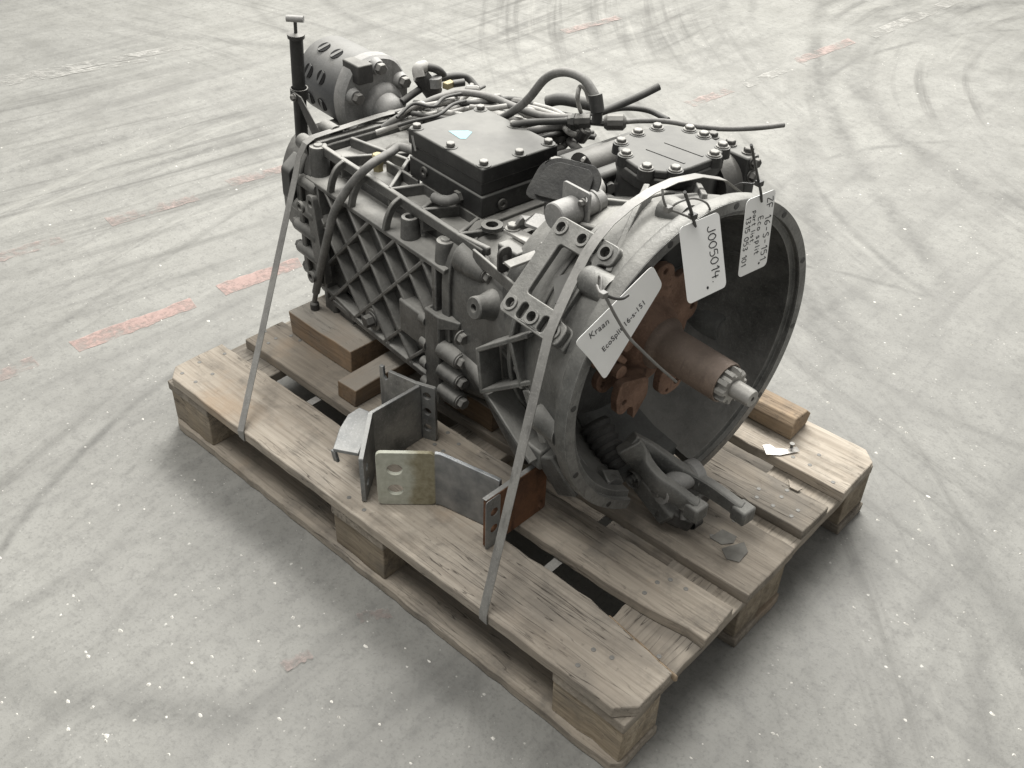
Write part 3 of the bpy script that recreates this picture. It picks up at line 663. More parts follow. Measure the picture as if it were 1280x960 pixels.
# mounting pad at 45 degrees on the upper left
s2 = math.sqrt(.5); pad_o = Vector((-.115,-.194,.166)); pu = Vector((1,0,0)); pv = Vector((0,s2,s2))
hole = [circ(-.047,.068,.0085), circ(-.002,.068,.0085), circ(.046,.068,.0085), rrect(.016,.030,.055,.081,.006), rrect(-.034,.036,-.040,.046,.005),
        circ(-.047,-.066,.0085), circ(.001,-.066,.0085), circ(.048,-.066,.0085), rrect(-.029,-.015,-.079,-.053,.006), rrect(.017,.031,-.079,-.053,.006)]
pad = MB().plate(rpoly([(-.064,-.084),(.066,-.084),(.066,-.050),(.044,-.048),(.044,.050),(.066,.052),(.066,.084),(-.064,.084)], .012), hole, pad_o - pu.cross(pv)*-.0, pu, pv, .012).build('mounting_pad', M['bell'], bell, 30, .0015)
for (u, v) in ((-.047,.068),(-.002,.068),(.046,.068),(-.047,-.066),(.001,-.066),(.048,-.066)):
    MB().lathe(pad_o + pu*u + pv*v, pu.cross(pv), [(.011,.0125),(.0155,.0120),(.0155,.0082),(.002,.0082)], 18, caps=False).build('collar', M['bell'], pad, 35)
MB().lathe(pad_o - pu.cross(pv)*.02, pu.cross(pv), [(0,.03),(.004,.03)], 4).build('shade_backing', M['black'], pad)  # black sheet stands in for the shaded hollow behind the pad
for v in (-.066,.068): MB().bar(pad_o + pu*-.06 + pv*v - pu.cross(pv)*.018, pad_o + pu*.07 + pv*v - pu.cross(pv)*.018, .036, .030, up=pu.cross(pv)).build('rib', M['bell'], pad, 30, .003)
# --- release bearing guide flange, sleeve and splined input shaft
hub = MB().lathe((0,0,0), XP, [(-.20,.085),(-.115,.085),(-.10,.062),(-.085,.056),(-.075,.050),(-.068,.046),(-.068,.02)], 40, caps=False).build('guide_hub', M['rust'], gb, 40)
tag(hub, 'rust brown release bearing guide')
def lobed(r0, lobes, n=120):
    out = []
    for i in range(n):
        a = 2*math.pi*i/n; r = r0
        for (la, lw, lr) in lobes:
            d = abs((math.degrees(a) - la + 180) % 360 - 180)
            if d < lw: r = max(r, r0 + (lr-r0)*math.sqrt(max(0., 1-(d/lw)**2)))
        out.append((r*math.cos(a), r*math.sin(a)))
    return out
lob = [(la, 13, .126) for la in (5, 40, 75, 110, 142, 180, 215)]
holes = [circ(.112*math.cos(R(la)), .112*math.sin(R(la)), .0055, 12) for la in (5, 40, 75, 110, 142, 180, 215)]
MB().plate(lobed(.105, lob), [circ(0,0,.055,36)] + holes, (-.118,0,0), YP, ZP, .014).build('guide_flange', M['rust'], hub, 35, .002)
# two forked claws below
MB().plate(rpoly([(-.10,-.03),(-.035,-.045),(-.032,-.082),(-.062,-.125),(-.064,-.096),(-.075,-.090),(-.088,-.10),(-.103,-.092),(-.108,-.06)], .010), [circ(-.088,-.075,.0055,12)], (-.072,0,0), YP, ZP, .014).build('claw', M['rust'], hub, 35, .0025)
MB().plate(rpoly([(-.012,-.045),(.045,-.035),(.052,-.075),(.040,-.098),(.008,-.103),(-.014,-.085)], .014), [circ(.032,-.082,.0065,12), circ(.010,-.092,.004,10)], (-.066,0,0), YP, ZP, .014).build('claw', M['rust'], hub, 35, .0025)
MB().bar((-.09,-.075,-.01),(-.09,-.105,.02),.012,.03,up=XP).build('claw', M['rust'], hub, 30, .003)
for y, z in ((-.08,.03),(-.09,-.02)): MB().cyl((-.104,y,z),(-.07,y,z),.012).build('boss', M['rust'], hub)
slv = MB().lathe((0,0,0), XP, [(-.10,.046),(-.066,.046),(-.058,.040),(-.050,.0350),(.066,.0345),(.069,.0335),(.069,.0312),(.0,.0312)], 48, caps=False).build('sleeve', M['shaft'], gb, 40)
sh = MB(); n = 10; pr = []
for i in range(n):
    for da, r in ((-.30,.0235),(-.17,.0305),(.17,.0305),(.30,.0235)):
        a = 2*math.pi*(i + da)/n; pr.append((r*math.cos(a), r*math.sin(a)))
sh.loft([[(x, y*k, z*k) for y, z in pr] for x, k in ((-.05,1),(.080,1),(.085,.93))])
shaft = sh.build('input_shaft', M['steel'], gb, 30)
MB().lathe((0,0,0), XP, [(.07,.0150),(.116,.0145),(.120,.0130),(.120,.004),(.114,.004),(.112,.0)], 28, caps=False).build('pilot', M['steel'], shaft, 35)

# --- release fork and its pivot bracket at the bottom opening
fk = empty('release_fork'); fk.parent = gb; FK = 'grey'
def fprong(pts, w0=.022, h=.03):
    P = smooth(pts, 5); MBx = MB(); rings = []
    for i, p in enumerate(P):
        t = (P[min(i+1, len(P)-1)] - P[max(i-1, 0)]).normalized(); _, sd, nn = frame(t, ZP); k = i/(len(P)-1)
        ww, hh = w0, h*(1.15 - .35*k); rings.append([p + sd*(ww/2*a) + nn*(hh/2*b) for a, b in ((-1,-.75),(-.7,-1),(.7,-1),(1,-.75),(1,.75),(.7,1),(-.7,1),(-1,.75))])
    return MBx.loft(rings).build('prong', M['bell'], fk, 35, .002)
fprong([gz_(785,555,-.150), gz_(800,575,-.185), gz_(822,602,-.205), gz_(845,618,-.222), gz_(868,634,-.238)], .020, .040)
fprong([gz_(785,553,-.150), gz_(815,568,-.185), gz_(850,590,-.215), gz_(890,612,-.240), gz_(926,637,-.256)], .020, .036)
pv0 = gz_(824,613,-.226); pv1 = gz_(862,594,-.226)
ax = (pv1 - pv0).normalized()
MB().lathe(pv0 - ax*.006, ax, [(0,.015),(.003,.0165),(.003,.024),(.02,.025),(.022,.020),((pv1-pv0).length,.020),((pv1-pv0).length+.004,.026),((pv1-pv0).length+.022,.026),((pv1-pv0).length+.025,.018)], 30).build('pivot', M['grey'], fk, 35)
MB().lathe(pv0 - ax*.012, ax, [(0,.008),(.003,.010),(.008,.010)], 20).build('pin', M['bolt'], fk, 35)
for q, zz in ((868,634),-.238),((927,638),-.256):
    c = gz_(*q, zz); MB().box(c.x-.012, c.x+.018, c.y-.016, c.y+.016, c.z-.018, c.z+.012).build('pad', M['bell'], fk, 30, .004)
MB().cyl(gz_(855,637,-.255), gz_(855,650,-.268), .008).build('pin', M['dark'], fk)
pb = empty('pivot_bracket'); pb.parent = gb
b0 = gz_(800,598,-.235); b1 = gz_(838,648,-.285); b2 = gz_(868,650,-.29)
MB().bar(b0, b1, .028, .040, up=ZP).build('arm', M['bell'], pb, 35, .006)
MB().bar(b1, gz_(880,610,-.29), .035, .035, up=ZP).build('arm', M['dark'], pb, 35, .006)
MB().bar(gz_(822,632,-.27), gz_(866,653,-.29), .03, .03, up=ZP).build('arm', M['dark'], pb, 35, .006)
MB().lathe(b0 + Vector((-.004,-.018,.004)), YP, [(0,.017),(.03,.017),(.03,.0075),(.0,.0075)], 20, caps=False).build('eye', M['bell'], pb, 35)
MB().lathe(b2 + Vector((0,-.012,0)), YP, [(0,.013),(.02,.013),(.02,.006),(.0,.006)], 20, caps=False).build('eye', M['dark'], pb, 35)
# ribbed rubber boot inside the bell
P = [gz_(742,528,-.165), gz_(760,550,-.19), gz_(775,585,-.215)]; d = P[2]-P[0]
prof = []
for k in range(13): prof.append((d.length*k/12, .024 + (.005 if k % 2 else 0) - .012*(k/12)**3))
MB().lathe(P[0], d, prof, 22).build('rubber_boot', M['rubber'], gb, 60)

# --- black control box with bolted lid
box = MB().box(-.648,-.432,-.089,.082,.102,.142).build('control_box', M['black'], gb, 30, .003)
MB().box(-.644,-.436,-.087,.079,.1425,.166).build('middle', M['black'], box, 30, .002)
lid = MB().box(-.648,-.430,-.090,.083,.1665,.196).build('lid', M['black'], box, 30, .003)
for (x, y) in ((-.636,-.078),(-.535,-.078),(-.443,-.077),(-.44,.000),(-.443,.070),(-.54,.072),(-.636,.070)):
    MB().lathe((x,y,.1955), ZP, [(0,.013),(.0016,.013),(.0016,.0115)], 20).build('washer', M['black'], lid, 35)
    bolt((x,y,.1968), ZP, lid, .0075, .006, washer=False)
MB().add([(-.592,-.040,.1966),(-.572,-.010,.1966),(-.562,-.008,.1966),(-.545,-.036,.1966),(-.552,-.044,.1966)], [(0,4,3,2,1)]).build('blue_mark', M['sticker'], lid)
MB().add([(-.638,-.0905,.185),(-.630,-.0905,.187),(-.622,-.0905,.160),(-.628,-.0905,.158)], [(0,1,2,3)]).build('chip', M['grey'], lid)
for x, y, z, d in ((-.60,-.089,.127,YN),(-.431,-.045,.118,XP)):
    MB().lathe((x,y,z), d, [(0,.010),(.004,.010),(.004,.005),(.001,.004)], 18).build('port', M['dark'], box, 35)
e0 = Vector((-.497,-.096,.118))
MB().tube([e0+Vector((.0,.01,0)), e0+Vector((0,-.012,-.001)), e0+Vector((-.014,-.022,-.003)), e0+Vector((-.034,-.022,-.006))], .0095, 12).build('elbow', M['hose'], box, 60)
MB().lathe(e0+Vector((0,.01,0)), YN, [(0,.013),(.01,.013)], 6).build('nut', M['dark'], box, 30)
MB().box(-.62,-.46,-.07,.06,.06,.1015).build('pedestal', M['case'], box, 30)

# --- shift cylinder housing with scalloped lid
sx0, sx1, sy0, sy1, zt = -.300, -.148, .050, .228, .250
olid = rpoly([(sx0,sy0+.06),(sx0+.012,sy0+.03),(sx0+.05,sy0),(sx1-.045,sy0-.012),(sx1-.006,sy0+.02),(sx1,sy0+.05),(sx1,sy1-.05),(sx1-.02,sy1-.008),(sx1-.06,sy1),(sx0+.045,sy1),(sx0+.01,sy1-.02),(sx0,sy1-.05)], .014)
def prism(name, pts, z0, z1, mat, parent, bev=.003): return MB().loft([[(x, y, z) for x, y in pts] for z in (z0, z1)]).build(name, M[mat], parent, 30, bev)
scx, scy = (sx0+sx1)/2, (sy0+sy1)/2
cyl_h = prism('shift_housing', [(scx+(x-scx)*.96, scy+(y-scy)*.96) for x, y in olid], .06, zt-.034, 'black', gb)
prism('flange', [(scx+(x-scx)*1.0, scy+(y-scy)*1.0) for x, y in olid], zt-.036, zt-.014, 'black', cyl_h)
slid = prism('lid', [(scx+(x-scx)*.985, scy+(y-scy)*.985) for x, y in olid], zt-.0138, zt, 'black', cyl_h)
for dy in (-.018, .026): MB().bar((-.24,.12+dy,zt), (-.165,.13+dy,zt), .004, .0024, up=ZP).build('ridge', M['black'], slid, 30)
for x, y in ((sx0+.018,sy0+.035),(sx0+.056,sy0+.008),(sx1-.040,sy0-.002),(sx1-.008,sy0+.030),(sx1-.008,sy1-.055),(sx1-.022,sy1-.018),(sx1-.07,sy1-.010),(sx0+.05,sy1-.010),(sx0+.012,sy1-.05),(sx0+.008,sy0+.085)):
    MB().lathe((x,y,zt-.016), ZP, [(0,.0145),(.017,.0135),(.0175,.012)], 20).build('bolt_seat', M['black'], slid, 35); bolt((x,y,zt+.0012), ZP, slid, .0075, .006)
# neighbouring ridged housing left-rear of it, with cylinder saddle
nb = MB().box(-.40,-.292,.05,.25,.05,.196).build('valve_body', M['black'], gb, 30, .008)
MB().lathe((-.345,.06,.186), YP, [(0,.030),(.17,.030)], 24).build('saddle', M['dark'], nb, 40)
MB().lathe((-.302,.045,.170), XP, [(0,.022),(.016,.022),(.018,.019)], 20).build('boss', M['black'], nb, 40); bolt((-.284,.045,.170), XP, nb, .007, .007, 'dark')
MB().lathe((-.375,.028,.10), ZP, [(0,.017),(.075,.017),(.078,.020),(.086,.020),(.088,.013)], 20).build('sensor', M['dark'], nb, 40); bolt((-.375,.028,.188), ZP, nb, .011, .014, 'bolt')
MB().box(-.30,-.2,.0,.052,.09,.15).build('step', M['black'], cyl_h, 30, .006)
# actuator cap on the far right of the shift housing
cap = MB().lathe((-.205,sy1-.02,.165), YP, [(0,.062),(.035,.062),(.038,.057),(.05,.057)], 36).build('end_cap', M['dark'], cyl_h, 40)
prism('end_plate', rpoly([(-.262,sy1+.03),(-.148,sy1+.03),(-.148,sy1+.062),(-.262,sy1+.062)], .006), .10, .224, 'black', cyl_h)
for x in (-.245,-.205,-.165): bolt((x,sy1+.050,.224), ZP, cyl_h, .008, .008, 'dark')
for z in (.215,.19): bolt((-.148,sy1+.045,z), XP, cyl_h, .008, .010, 'dark')

# --- cap plate, bracket and round solenoid between the box and the bell
cp = MB().plate(rpoly([(-.062,-.030),(-.045,.028),(-.02,.042),(.045,.038),(.058,.020),(.052,-.036)], .016), [], gx_(706,232,-.262), (.87,.49,0), (-.30,.53,.79), .006).build('cap_plate', M['black_bare'], gb, 30, .002)
MB().plate(rpoly([(-.048,-.026),(-.034,.020),(-.016,.032),(.038,.028),(.046,.016),(.042,-.03)], .014), [], gx_(706,232,-.262) + Vector((.35,-.62,.7))*.0062, (.87,.49,0), (-.30,.53,.79), .008).build('rubber_cover', M['black_bare'], cp, 30, .003)
MB().box(-.30,-.215,-.05,.07,.08,.165).build('pedestal', M['dark'], cp, 30, .006)
sol = empty('solenoid'); sol.parent = gb
s0 = gy_(692,272,-.125); 
MB().lathe(s0, YP, [(0,.0215),(.002,.0232),(.042,.0232),(.043,.016)], 30).build('cap', M['grey'], sol, 35)
MB().plate(rpoly([(-.03,-.030),(.03,-.030),(.03,.034),(-.03,.034)], .006), [circ(.022,.022,.004,10)], s0 + Vector((0,.044,.004)), XP, ZP, -.005).build('bracket_plate', M['grey'], sol, 30, .001)
MB().lathe(s0 + Vector((0,.05,0)), YP, [(0,.019),(.03,.019),(.03,.021),(.034,.021),(.034,.017),(.05,.017),(.052,.012)], 26).build('body', M['grey'], sol, 35)
bolt(s0 + Vector((.022,.040,.022)), YN, sol, .005, .006, 'bolt')
sb = gb_plate = empty('angle_bracket'); sb.parent = gb
a0 = gz_(664,300,.135)
MB().band(smooth([gz_(655,285,.118), gz_(658,277,.134), gz_(666,275,.139), gz_(700,288,.139), gz_(712,294,.134)], 5), (.1,1,.0), .045, .006).build('shelf', M['grey'], sb, 40, .001)
# light metal strip bracket with upturned ear, held by two bolts
st = MB().bar(gz_(636,286,.122), gz_(690,316,.126), .024, .006, up=ZP).build('strip', M['wire'], sb, 30, .001)
MB().bar(gz_(690,311,.1325), gz_(634,332,.1265), .020, .005, up=ZP).build('strip', M['wire'], sb, 30, .001)
bolt(gz_(641,286,.1255), ZP, sb, .009, .008); bolt(gz_(682,311,.136), ZP, sb, .009, .008)
eo = gz_(629,331,.112); MB().plate(rrect(-.014,.014,-.012,.034,.012), [rrect(-.005,.005,.004,.020,.0045)], eo, YP, ZP, .005).build('ear', M['dark'], sb, 30, .001)
MB().box(a0.x-.05, a0.x+.0, a0.y-.03, a0.y+.05, .07, .118).build('block', M['case'], sb, 30, .003)

# --- cylinder on the rear end
pto = empty('rear_pump'); pto.parent = gb; pc = Vector((0,.045,.122)); px0, px1 = -1.16, -.98
MB().lathe(pc + Vector((px0,0,0)), XP, [(0,.066),(.012,.078),(.02,.082),(.165,.083),(.172,.081)], 44).build('can', M['pump'], pto, 35)
MB().loft([[(x, pc.y + k*y, pc.z + k*z) for y, z in rpoly([(-.095,.02),(-.06,.085),(0,.1),(.06,.085),(.095,.02),(.085,-.06),(.03,-.098),(-.05,-.092),(-.088,-.05)], .03)] for x, k in ((-.99,.92),(-.965,.92),(-.957,.86))]).build('end_flange', M['grey'], pto, 30)
MB().lathe(pc + Vector((-.959,.014,-.020)), XP, [(0,.052),(.012,.046),(.018,.040),(.020,.034),(.040,.030),(.052,.022),(.056,.010)], 30).build('nose', M['grey'], pto, 40)
for y, z in ((-.062,.02),(.002,.075),(.066,.03),(.052,-.05),(-.058,-.058)):
    MB().lathe(pc + Vector((-.959,y*.92,z*.92)), XP, [(0,.018),(.016,.014)], 16).build('boss', M['grey'], pto, 40); bolt(pc + Vector((-.943,y*.92,z*.92)), XP, pto, .011, .012, 'bolt', False)
MB().box(-.995,-.935,pc.y-.055,pc.y-.018,pc.z+.045,pc.z+.085).build('lug', M['dark'], pto, 30, .003)
MB().box(-1.04,-.95,pc.y-.07,pc.y+.06,-.12,pc.z-.06).build('neck', M['dark'], pto, 30, .006)
for aa in (66, 24, -18):
    for k, xx in enumerate((-1.10,-1.05)):
        c = pc + Vector((xx, -.0832*math.cos(R(aa)), .0832*math.sin(R(aa)))); nr = Vector((0,-math.cos(R(aa)),math.sin(R(aa)))); u = XP; v = nr.cross(Vector(XP))
        sp_ = MB().lathe(c, nr, [(-.003,.0150),(.0006,.0150)], 24).build('vent_hole', M['hole'], pto, 30); MB().bar(c + nr*.0012 - (v+Vector(u)*.3)*.0135, c + nr*.0012 + (v+Vector(u)*.3)*.0135, .0085, .0012, up=nr).build('vent_bar', M['pump'], sp_, 30)

# --- dipstick tube
dp = empty('dipstick'); dp.parent = gb; t0 = gy_(380,215,-.105); t1 = gy_(370,46,-.105)
MB().cyl(t0, t1, .0135, n=22).build('tube', M['black'], dp)
dv = (t1-t0).normalized()
MB().lathe(t1 - dv*.004, dv, [(0,.0135),(.002,.017),(.010,.0175),(.012,.010)], 22).build('cap', M['dark'], dp, 35)
MB().cyl(t1, t1 + dv*.036, .0035).build('stem', M['dark'], dp); hh = t1 + dv*.036
MB().cyl(hh - Vector((.012,.012,0)), hh + Vector((.012,.012,-.0)), .0065, n=14).build('handle', M['grey'], dp)
cl = t1 + dv*-.128
MB().lathe(cl, dv, [(0,.0162),(0,.0185),(.022,.0185),(.022,.0162)], 22, caps=False).build('clamp', M['dark'], dp, 35)
MB().band([cl + Vector((-.0,-.019,.012)), cl + Vector((.03,-.016,.008)), gy_(397,171,-.12), gy_(415,167,-.06), gy_(430,164,-.02)], ZP, .018, .003).build('bracket_strip', M['dark'], dp, 30)
bolt(cl + Vector((.016,-.02,.010)), YN, dp, .006, .006)

# --- hoses, pipes and cables
def hose(pts, r, mat='hose', name='hose', n=10):
    return MB().tube(pts, r, n).build(name, M[mat], gb, 60)
h1 = hose([Vector((-.615,-.06,.138)), gz_(503,184,.130), gz_(488,191,.127), gz_(462,207,.122), gy_(438,232,-.178), gy_(418,265,-.198), gy_(409,300,-.204), gy_(400,340,-.203), gy_(395,365,-.202)], .0085)
MB().cyl(gy_(395,366,-.202), gy_(393,377,-.202), .0055).build('nipple', M['bolt'], h1); MB().lathe(gy_(393,377,-.202), (0,0,-1), [(0,.007),(.004,.010),(.016,.010),(.018,.007)], 16).build('end_cap', M['dark'], h1, 35)
# big arched cable
hose([gz_(614,153,.165), gz_(637,142,.195), gy_(660,124,.09), gy_(682,98,.09), gy_(705,90,.09), gy_(728,98,.09), gy_(742,116,.09), gy_(746,128,.09)], .0078)
MB().cyl(gy_(744,118,.09), gy_(747,140,.09), .012).build('connector', M['black'], gb, 30); MB().cyl(gy_(747,140,.09), gy_(746,152,.09), .009).build('connector', M['black'], gb, 30)
hose([gz_(478,160,.115), gz_(500,146,.135), gz_(540,125,.155), gz_(575,116,.16), gz_(612,121,.17), gz_(645,134,.19), gz_(685,146,.20), gz_(740,146,.20)], .0072)
hose([gz_(470,166,.11), gz_(520,148,.13), gz_(560,138,.14), gz_(600,124,.14), gz_(625,120,.14)], .0055, 'wire')
hose([gz_(500,160,.12), gz_(540,142,.13), gz_(565,132,.13), gz_(585,118,.14), gz_(590,106,.15)], .0055, 'wire')
hose([gz_(545,146,.13), gz_(585,136,.15), gz_(620,132,.15), gz_(660,134,.16), gz_(705,147,.19)], .0055, 'wire')
hose([gz_(502,128,.12), gz_(520,115,.13), gz_(545,100,.15), gz_(570,95,.15), gz_(585,98,.14), gz_(597,112,.12)], .008, 'rubber')
hose([gz_(527,86,.17), gz_(536,84,.18), gz_(548,88,.17), gz_(556,97,.15)], .009, 'rubber')
el = MB().tube([gz_(524,96,.165), gz_(523,86,.18), gz_(532,83,.18)], .013, 12).build('elbow_fitting', M['wire'], gb, 60)
MB().cyl(gz_(525,94,.165), gz_(543,117,.12), .018, .020).build('coupling', M['dark'], gb, 30)
MB().lathe(gz_(543,108,.14), ZP, [(0,.016),(.02,.016)], 20).build('coupling', M['grey'], gb, 30)
bf = MB().bar(gz_(556,108,.145), gz_(566,104,.145), .016, .014, up=ZP).build('brass_fitting', M['brass'], gb, 30, .002)
MB().cyl(gz_(566,105,.145), gz_(580,103,.145), .008).build('coupling', M['black'], gb, 30)
# inline connectors and long loose cables on the right
hose([gz_(640,156,.2), gz_(660,153,.205), gz_(690,152,.21), gz_(712,151,.215)], .0062, 'rubber')
con = MB().cyl(gz_(710,152,.215), gz_(738,151,.22), .0135, n=8).build('connector', M['dark'], gb, 30, .001)
for k in (716,722,730): MB().cyl(gz_(k,152,.2155), gz_(k+4,152,.2165), .0155, n=8).build('clip', M['black'], con, 30)
MB().cyl(gz_(738,151,.22), gz_(758,153,.22), .008, n=10).build('connector', M['black'], gb, 30)
MB().lathe(gz_(755,153,.22), gz_(776,153,.222)-gz_(755,153,.22), [(0,.010),(.006,.0145),(.034,.0145),(.04,.008)], 10).build('connector', M['dark'], gb, 30)
hose([gz_(774,153,.222), gz_(800,151,.222), gz_(835,152,.222), gz_(870,158,.224), gz_(905,161,.226), gz_(945,160,.228), gz_(980,156,.230)], .0048, 'hose', 'loose_cable')
hose([gz_(705,152,.20), gz_(730,146,.205), gz_(752,140,.21), gz_(775,131,.22), gz_(800,120,.235), gz_(824,108,.25)], .0072, 'rubber', 'loose_cable')
hose([gz_(752,140,.20), gz_(780,135,.20), gz_(810,138,.20), gz_(835,150,.20)], .0055, 'rubber')
hose([gz_(684,127,.17), gz_(700,124,.18), gz_(720,127,.18), gz_(742,132,.18)], .012, 'rubber')
hose([gz_(727,143,.19), gy_(722,125,.1), gy_(725,108,.1), gy_(732,112,.1), gy_(737,128,.1)], .004, 'wire', 'cable_tie')
# tangle beside the box
for k, (pts, r, m) in enumerate([
    ([gz_(655,166,.16), gz_(675,162,.17), gz_(695,158,.18), gz_(712,156,.18)], .008, 'hose'),
    ([gz_(672,172,.15), gz_(688,168,.16), gz_(698,160,.17), gz_(702,154,.18)], .0075, 'hose'),
    ([gz_(688,178,.14), gz_(700,174,.15), gz_(708,165,.16), gz_(704,154,.18)], .0075, 'hose'),
    ([gz_(690,188,.13), gz_(704,183,.135), gz_(708,172,.15), gz_(700,158,.175)], .0075, 'hose'),
    ([gz_(704,158,.18), gz_(712,166,.175), gz_(722,169,.17), gz_(735,170,.168)], .0055, 'wire'),
    ([gz_(712,176,.15), gz_(722,186,.15), gz_(735,198,.155), gz_(745,206,.16)], .0085, 'hose'),
    ([gz_(695,196,.14), gz_(715,192,.145), gz_(733,197,.155), gz_(746,212,.165), gz_(755,225,.17), gz_(764,236,.17)], .0095, 'hose'),
    ([gz_(660,137,.16), gz_(690,143,.17), gz_(705,148,.18), gz_(715,150,.18)], .006, 'wire'),
    ([gz_(668,131,.16), gz_(690,137,.17), gz_(708,146,.18)], .005, 'wire'),
    ([gz_(650,140,.15), gz_(680,150,.17), gz_(720,148,.19)], .007, 'hose'),
    ([gz_(746,246,.13), gy_(748,236,.0), gz_(742,222,.17), gz_(735,214,.16)], .012, 'wire')]):
    hose(pts, r, m)
MB().lathe(gz_(768,240,.150), (-.3,-.1,1), [(0,.018),(.02,.018),(.032,.0165),(.040,.010)], 22).build('hose_cap', M['hose'], gb, 50)
MB().cyl(gz_(770,262,.10), gz_(768,243,.15), .015).build('hose_stub', M['dark'], gb, 30)
hose([gy_(728,200,.0), gz_(735,194,.16), gz_(741,198,.165), gz_(738,204,.16), gz_(730,203,.155)], .003, 'wire', 'cable_tie')
# more thin cables in the tangle, with ties and couplings
rc = random.Random(12)
for k in range(16):
    x0, y0 = rc.uniform(500, 600), rc.uniform(122, 150); x1, y1 = rc.uniform(655, 745), rc.uniform(136, 172); zz = rc.uniform(.115, .165)
    if k < 5: x0, y0, x1, y1 = rc.uniform(478, 520), rc.uniform(135, 158), rc.uniform(570, 640), rc.uniform(106, 128)
    if k > 11: x0, y0, x1, y1 = rc.uniform(655, 690), rc.uniform(150, 185), rc.uniform(715, 750), rc.uniform(150, 200)
    pts = [gz_(x0, y0, zz)]
    for q in (.25, .5, .75): pts.append(gz_(x0+(x1-x0)*q + rc.uniform(-8,8), y0+(y1-y0)*q - 14*math.sin(math.pi*q)*rc.uniform(-.3,1) + rc.uniform(-3,3), zz + .02*math.sin(math.pi*q)))
    pts.append(gz_(x1, y1, zz)); hose(pts, rc.choice((.0035,.0045,.0055,.0065)), rc.choice(('hose','hose','wire','rubber','rubber')), 'cable', 8)
for (x, y, z, d, r, ln, m) in ((697,150,.185,(1,.3,.1),.011,.03,'rubber'),(716,160,.17,(.6,-.8,.2),.010,.028,'dark'),(668,148,.175,(1,.2,.0),.009,.03,'wire'),(640,128,.165,(.9,.3,.1),.010,.03,'dark'),(606,126,.15,(1,.4,.0),.010,.028,'rubber'),(582,112,.15,(.8,.6,.1),.009,.03,'wire'),(724,176,.16,(.5,.2,1),.012,.03,'dark'),(700,170,.15,(.4,-.6,.8),.010,.03,'rubber')):
    p = gz_(x, y, z); MB().lathe(p, d, [(0,r*.7),(.004,r),(ln-.004,r),(ln,r*.7)], 10).build('coupling', M[m], gb, 30)
# clutter plates under the hoses
MB().box(-.62,-.50,.10,.17,.06,.145).build('valve_block', M['dark'], gb, 30, .005)
MB().box(-.80,-.66,.06,.16,.06,.115).build('valve_block', M['case'], gb, 30, .006)
MB().plate(rpoly([(-.70,.12),(-.62,.13),(-.60,.17),(-.66,.19),(-.71,.16)], .014), [circ(-.66,.155,.006,10)], (0,0,.1455), XP, YP, .006).build('lug_plate', M['wire'], gb, 30, .001)
MB().box(-.50,-.405,.10,.20,.06,.13).build('valve_block', M['dark'], gb, 30, .008)
for (x, y, z) in ((-.9,.045,.11),(-.875,.085,.108)): MB().lathe((x,y,z-.03), (0.3,-.2,1), [(0,.016),(.03,.016),(.032,.013),(.032,.009),(.02,.009)], 18, caps=False).build('boss', M['case'], gb, 40)
# ------------------------------------------------------------------ straps
def strap(front_x, path, label, far_x, back):
    'steel band looped under the deck boards and over the gearbox'
    P = [Vector((front_x,.50,.1195)), Vector((front_x,.16,.1185)), Vector((front_x,.02,.1185)), Vector((front_x,-.0022,.124)), Vector((front_x,-.0024,.143))] + path + back
    o = MB().band(P, (1,-.1,.0), .0175, .0012).build('strap', M['steel_strap'], None, 30); tag(o, label, 'strap'); o['group'] = 'straps around the gearbox'; return o
G = lambda p: GM @ Vector(p)
def onpad(px, py, off=.273):
    o_ = GI @ CAM_LOC; d = GI.to_3x3() @ ray(px, py); nn = Vector((0,-s2,s2)); t = (off - o_.dot(nn))/d.dot(nn); return o_ + d*t
front_path = [G(onpad(*q)) for q in ((686,418),(694,398),(712,358),(732,318),(744,300))]
front_path += [G(on(a, .276, -.098)) for a in (26, 17, 8, -2, -14, -28, -45, -60, -75)]
strap(wp(608,763,.144).x, front_path, 'grey steel strap over the bell housing to the front pallet edge', 0, [Vector((.84,.803,.144)), Vector((.84,.803,.12)), Vector((.86,.6,.1185))])
rear_path = [G((-.893,-.199,.035)), G((-.893,-.186,.075)), G((-.892,-.170,.100)), G((-.892,-.150,.1085)), G((-.89,-.05,.1135)), G((-.895,.01,.1130)), G((-.89,.1,.113)), G((-.89,.19,.105))]
strap(wp(298,540,.144).x, rear_path, 'grey steel strap over the rear end of the gearbox, left in view', 0, [Vector((.23,.803,.144)), Vector((.23,.803,.12)), Vector((.25,.6,.1185))])

# ------------------------------------------------------------------ timber supports
def timber(name, x0, x1, y0, y1, z0, z1, mat, label, rz=0, ch=.0, seed=1):
    r = random.Random(seed); cx, cy, cz = (x0+x1)/2, (y0+y1)/2, z0; a, b, h = (x1-x0)/2, (y1-y0)/2, z1-z0
    prof = [(-b,0),(b,0),(b,h-ch),(b-ch,h),(-b+ch,h),(-b,h-ch)] if ch else [(-b,0),(b,0),(b,h),(-b,h)]
    rings = [[(x + r.uniform(-.003,.003), y + r.uniform(-.0012,.0012), z + (r.uniform(-.0012,.0012) if z else 0)) for y, z in prof] for x in (-a, -a*.5, 0, a*.5, a)]
    o = MB().loft(rings).build(name, mat, None, 30, .0025); o.location = (cx, cy, cz); o.rotation_euler = (0,0,rz); tag(o, label, 'timber'); return o
timber('support_timber', .075, .285, .268, .395, .1455, .2015, M['wood_dark'], 'thick dusty timber propping up the rear of the gearbox', -.03, 0, 2)
t2 = timber('timber_offcut', .195-.1, .195+.1, .345-.03, .345+.03, .146, .186, M['wood_dark'], 'small square timber offcut beside the slotted bracket ear', R(90), 0, 3); t2.location.x = .348; t2.location.y = .283; t2.scale = (.85,.9,1)
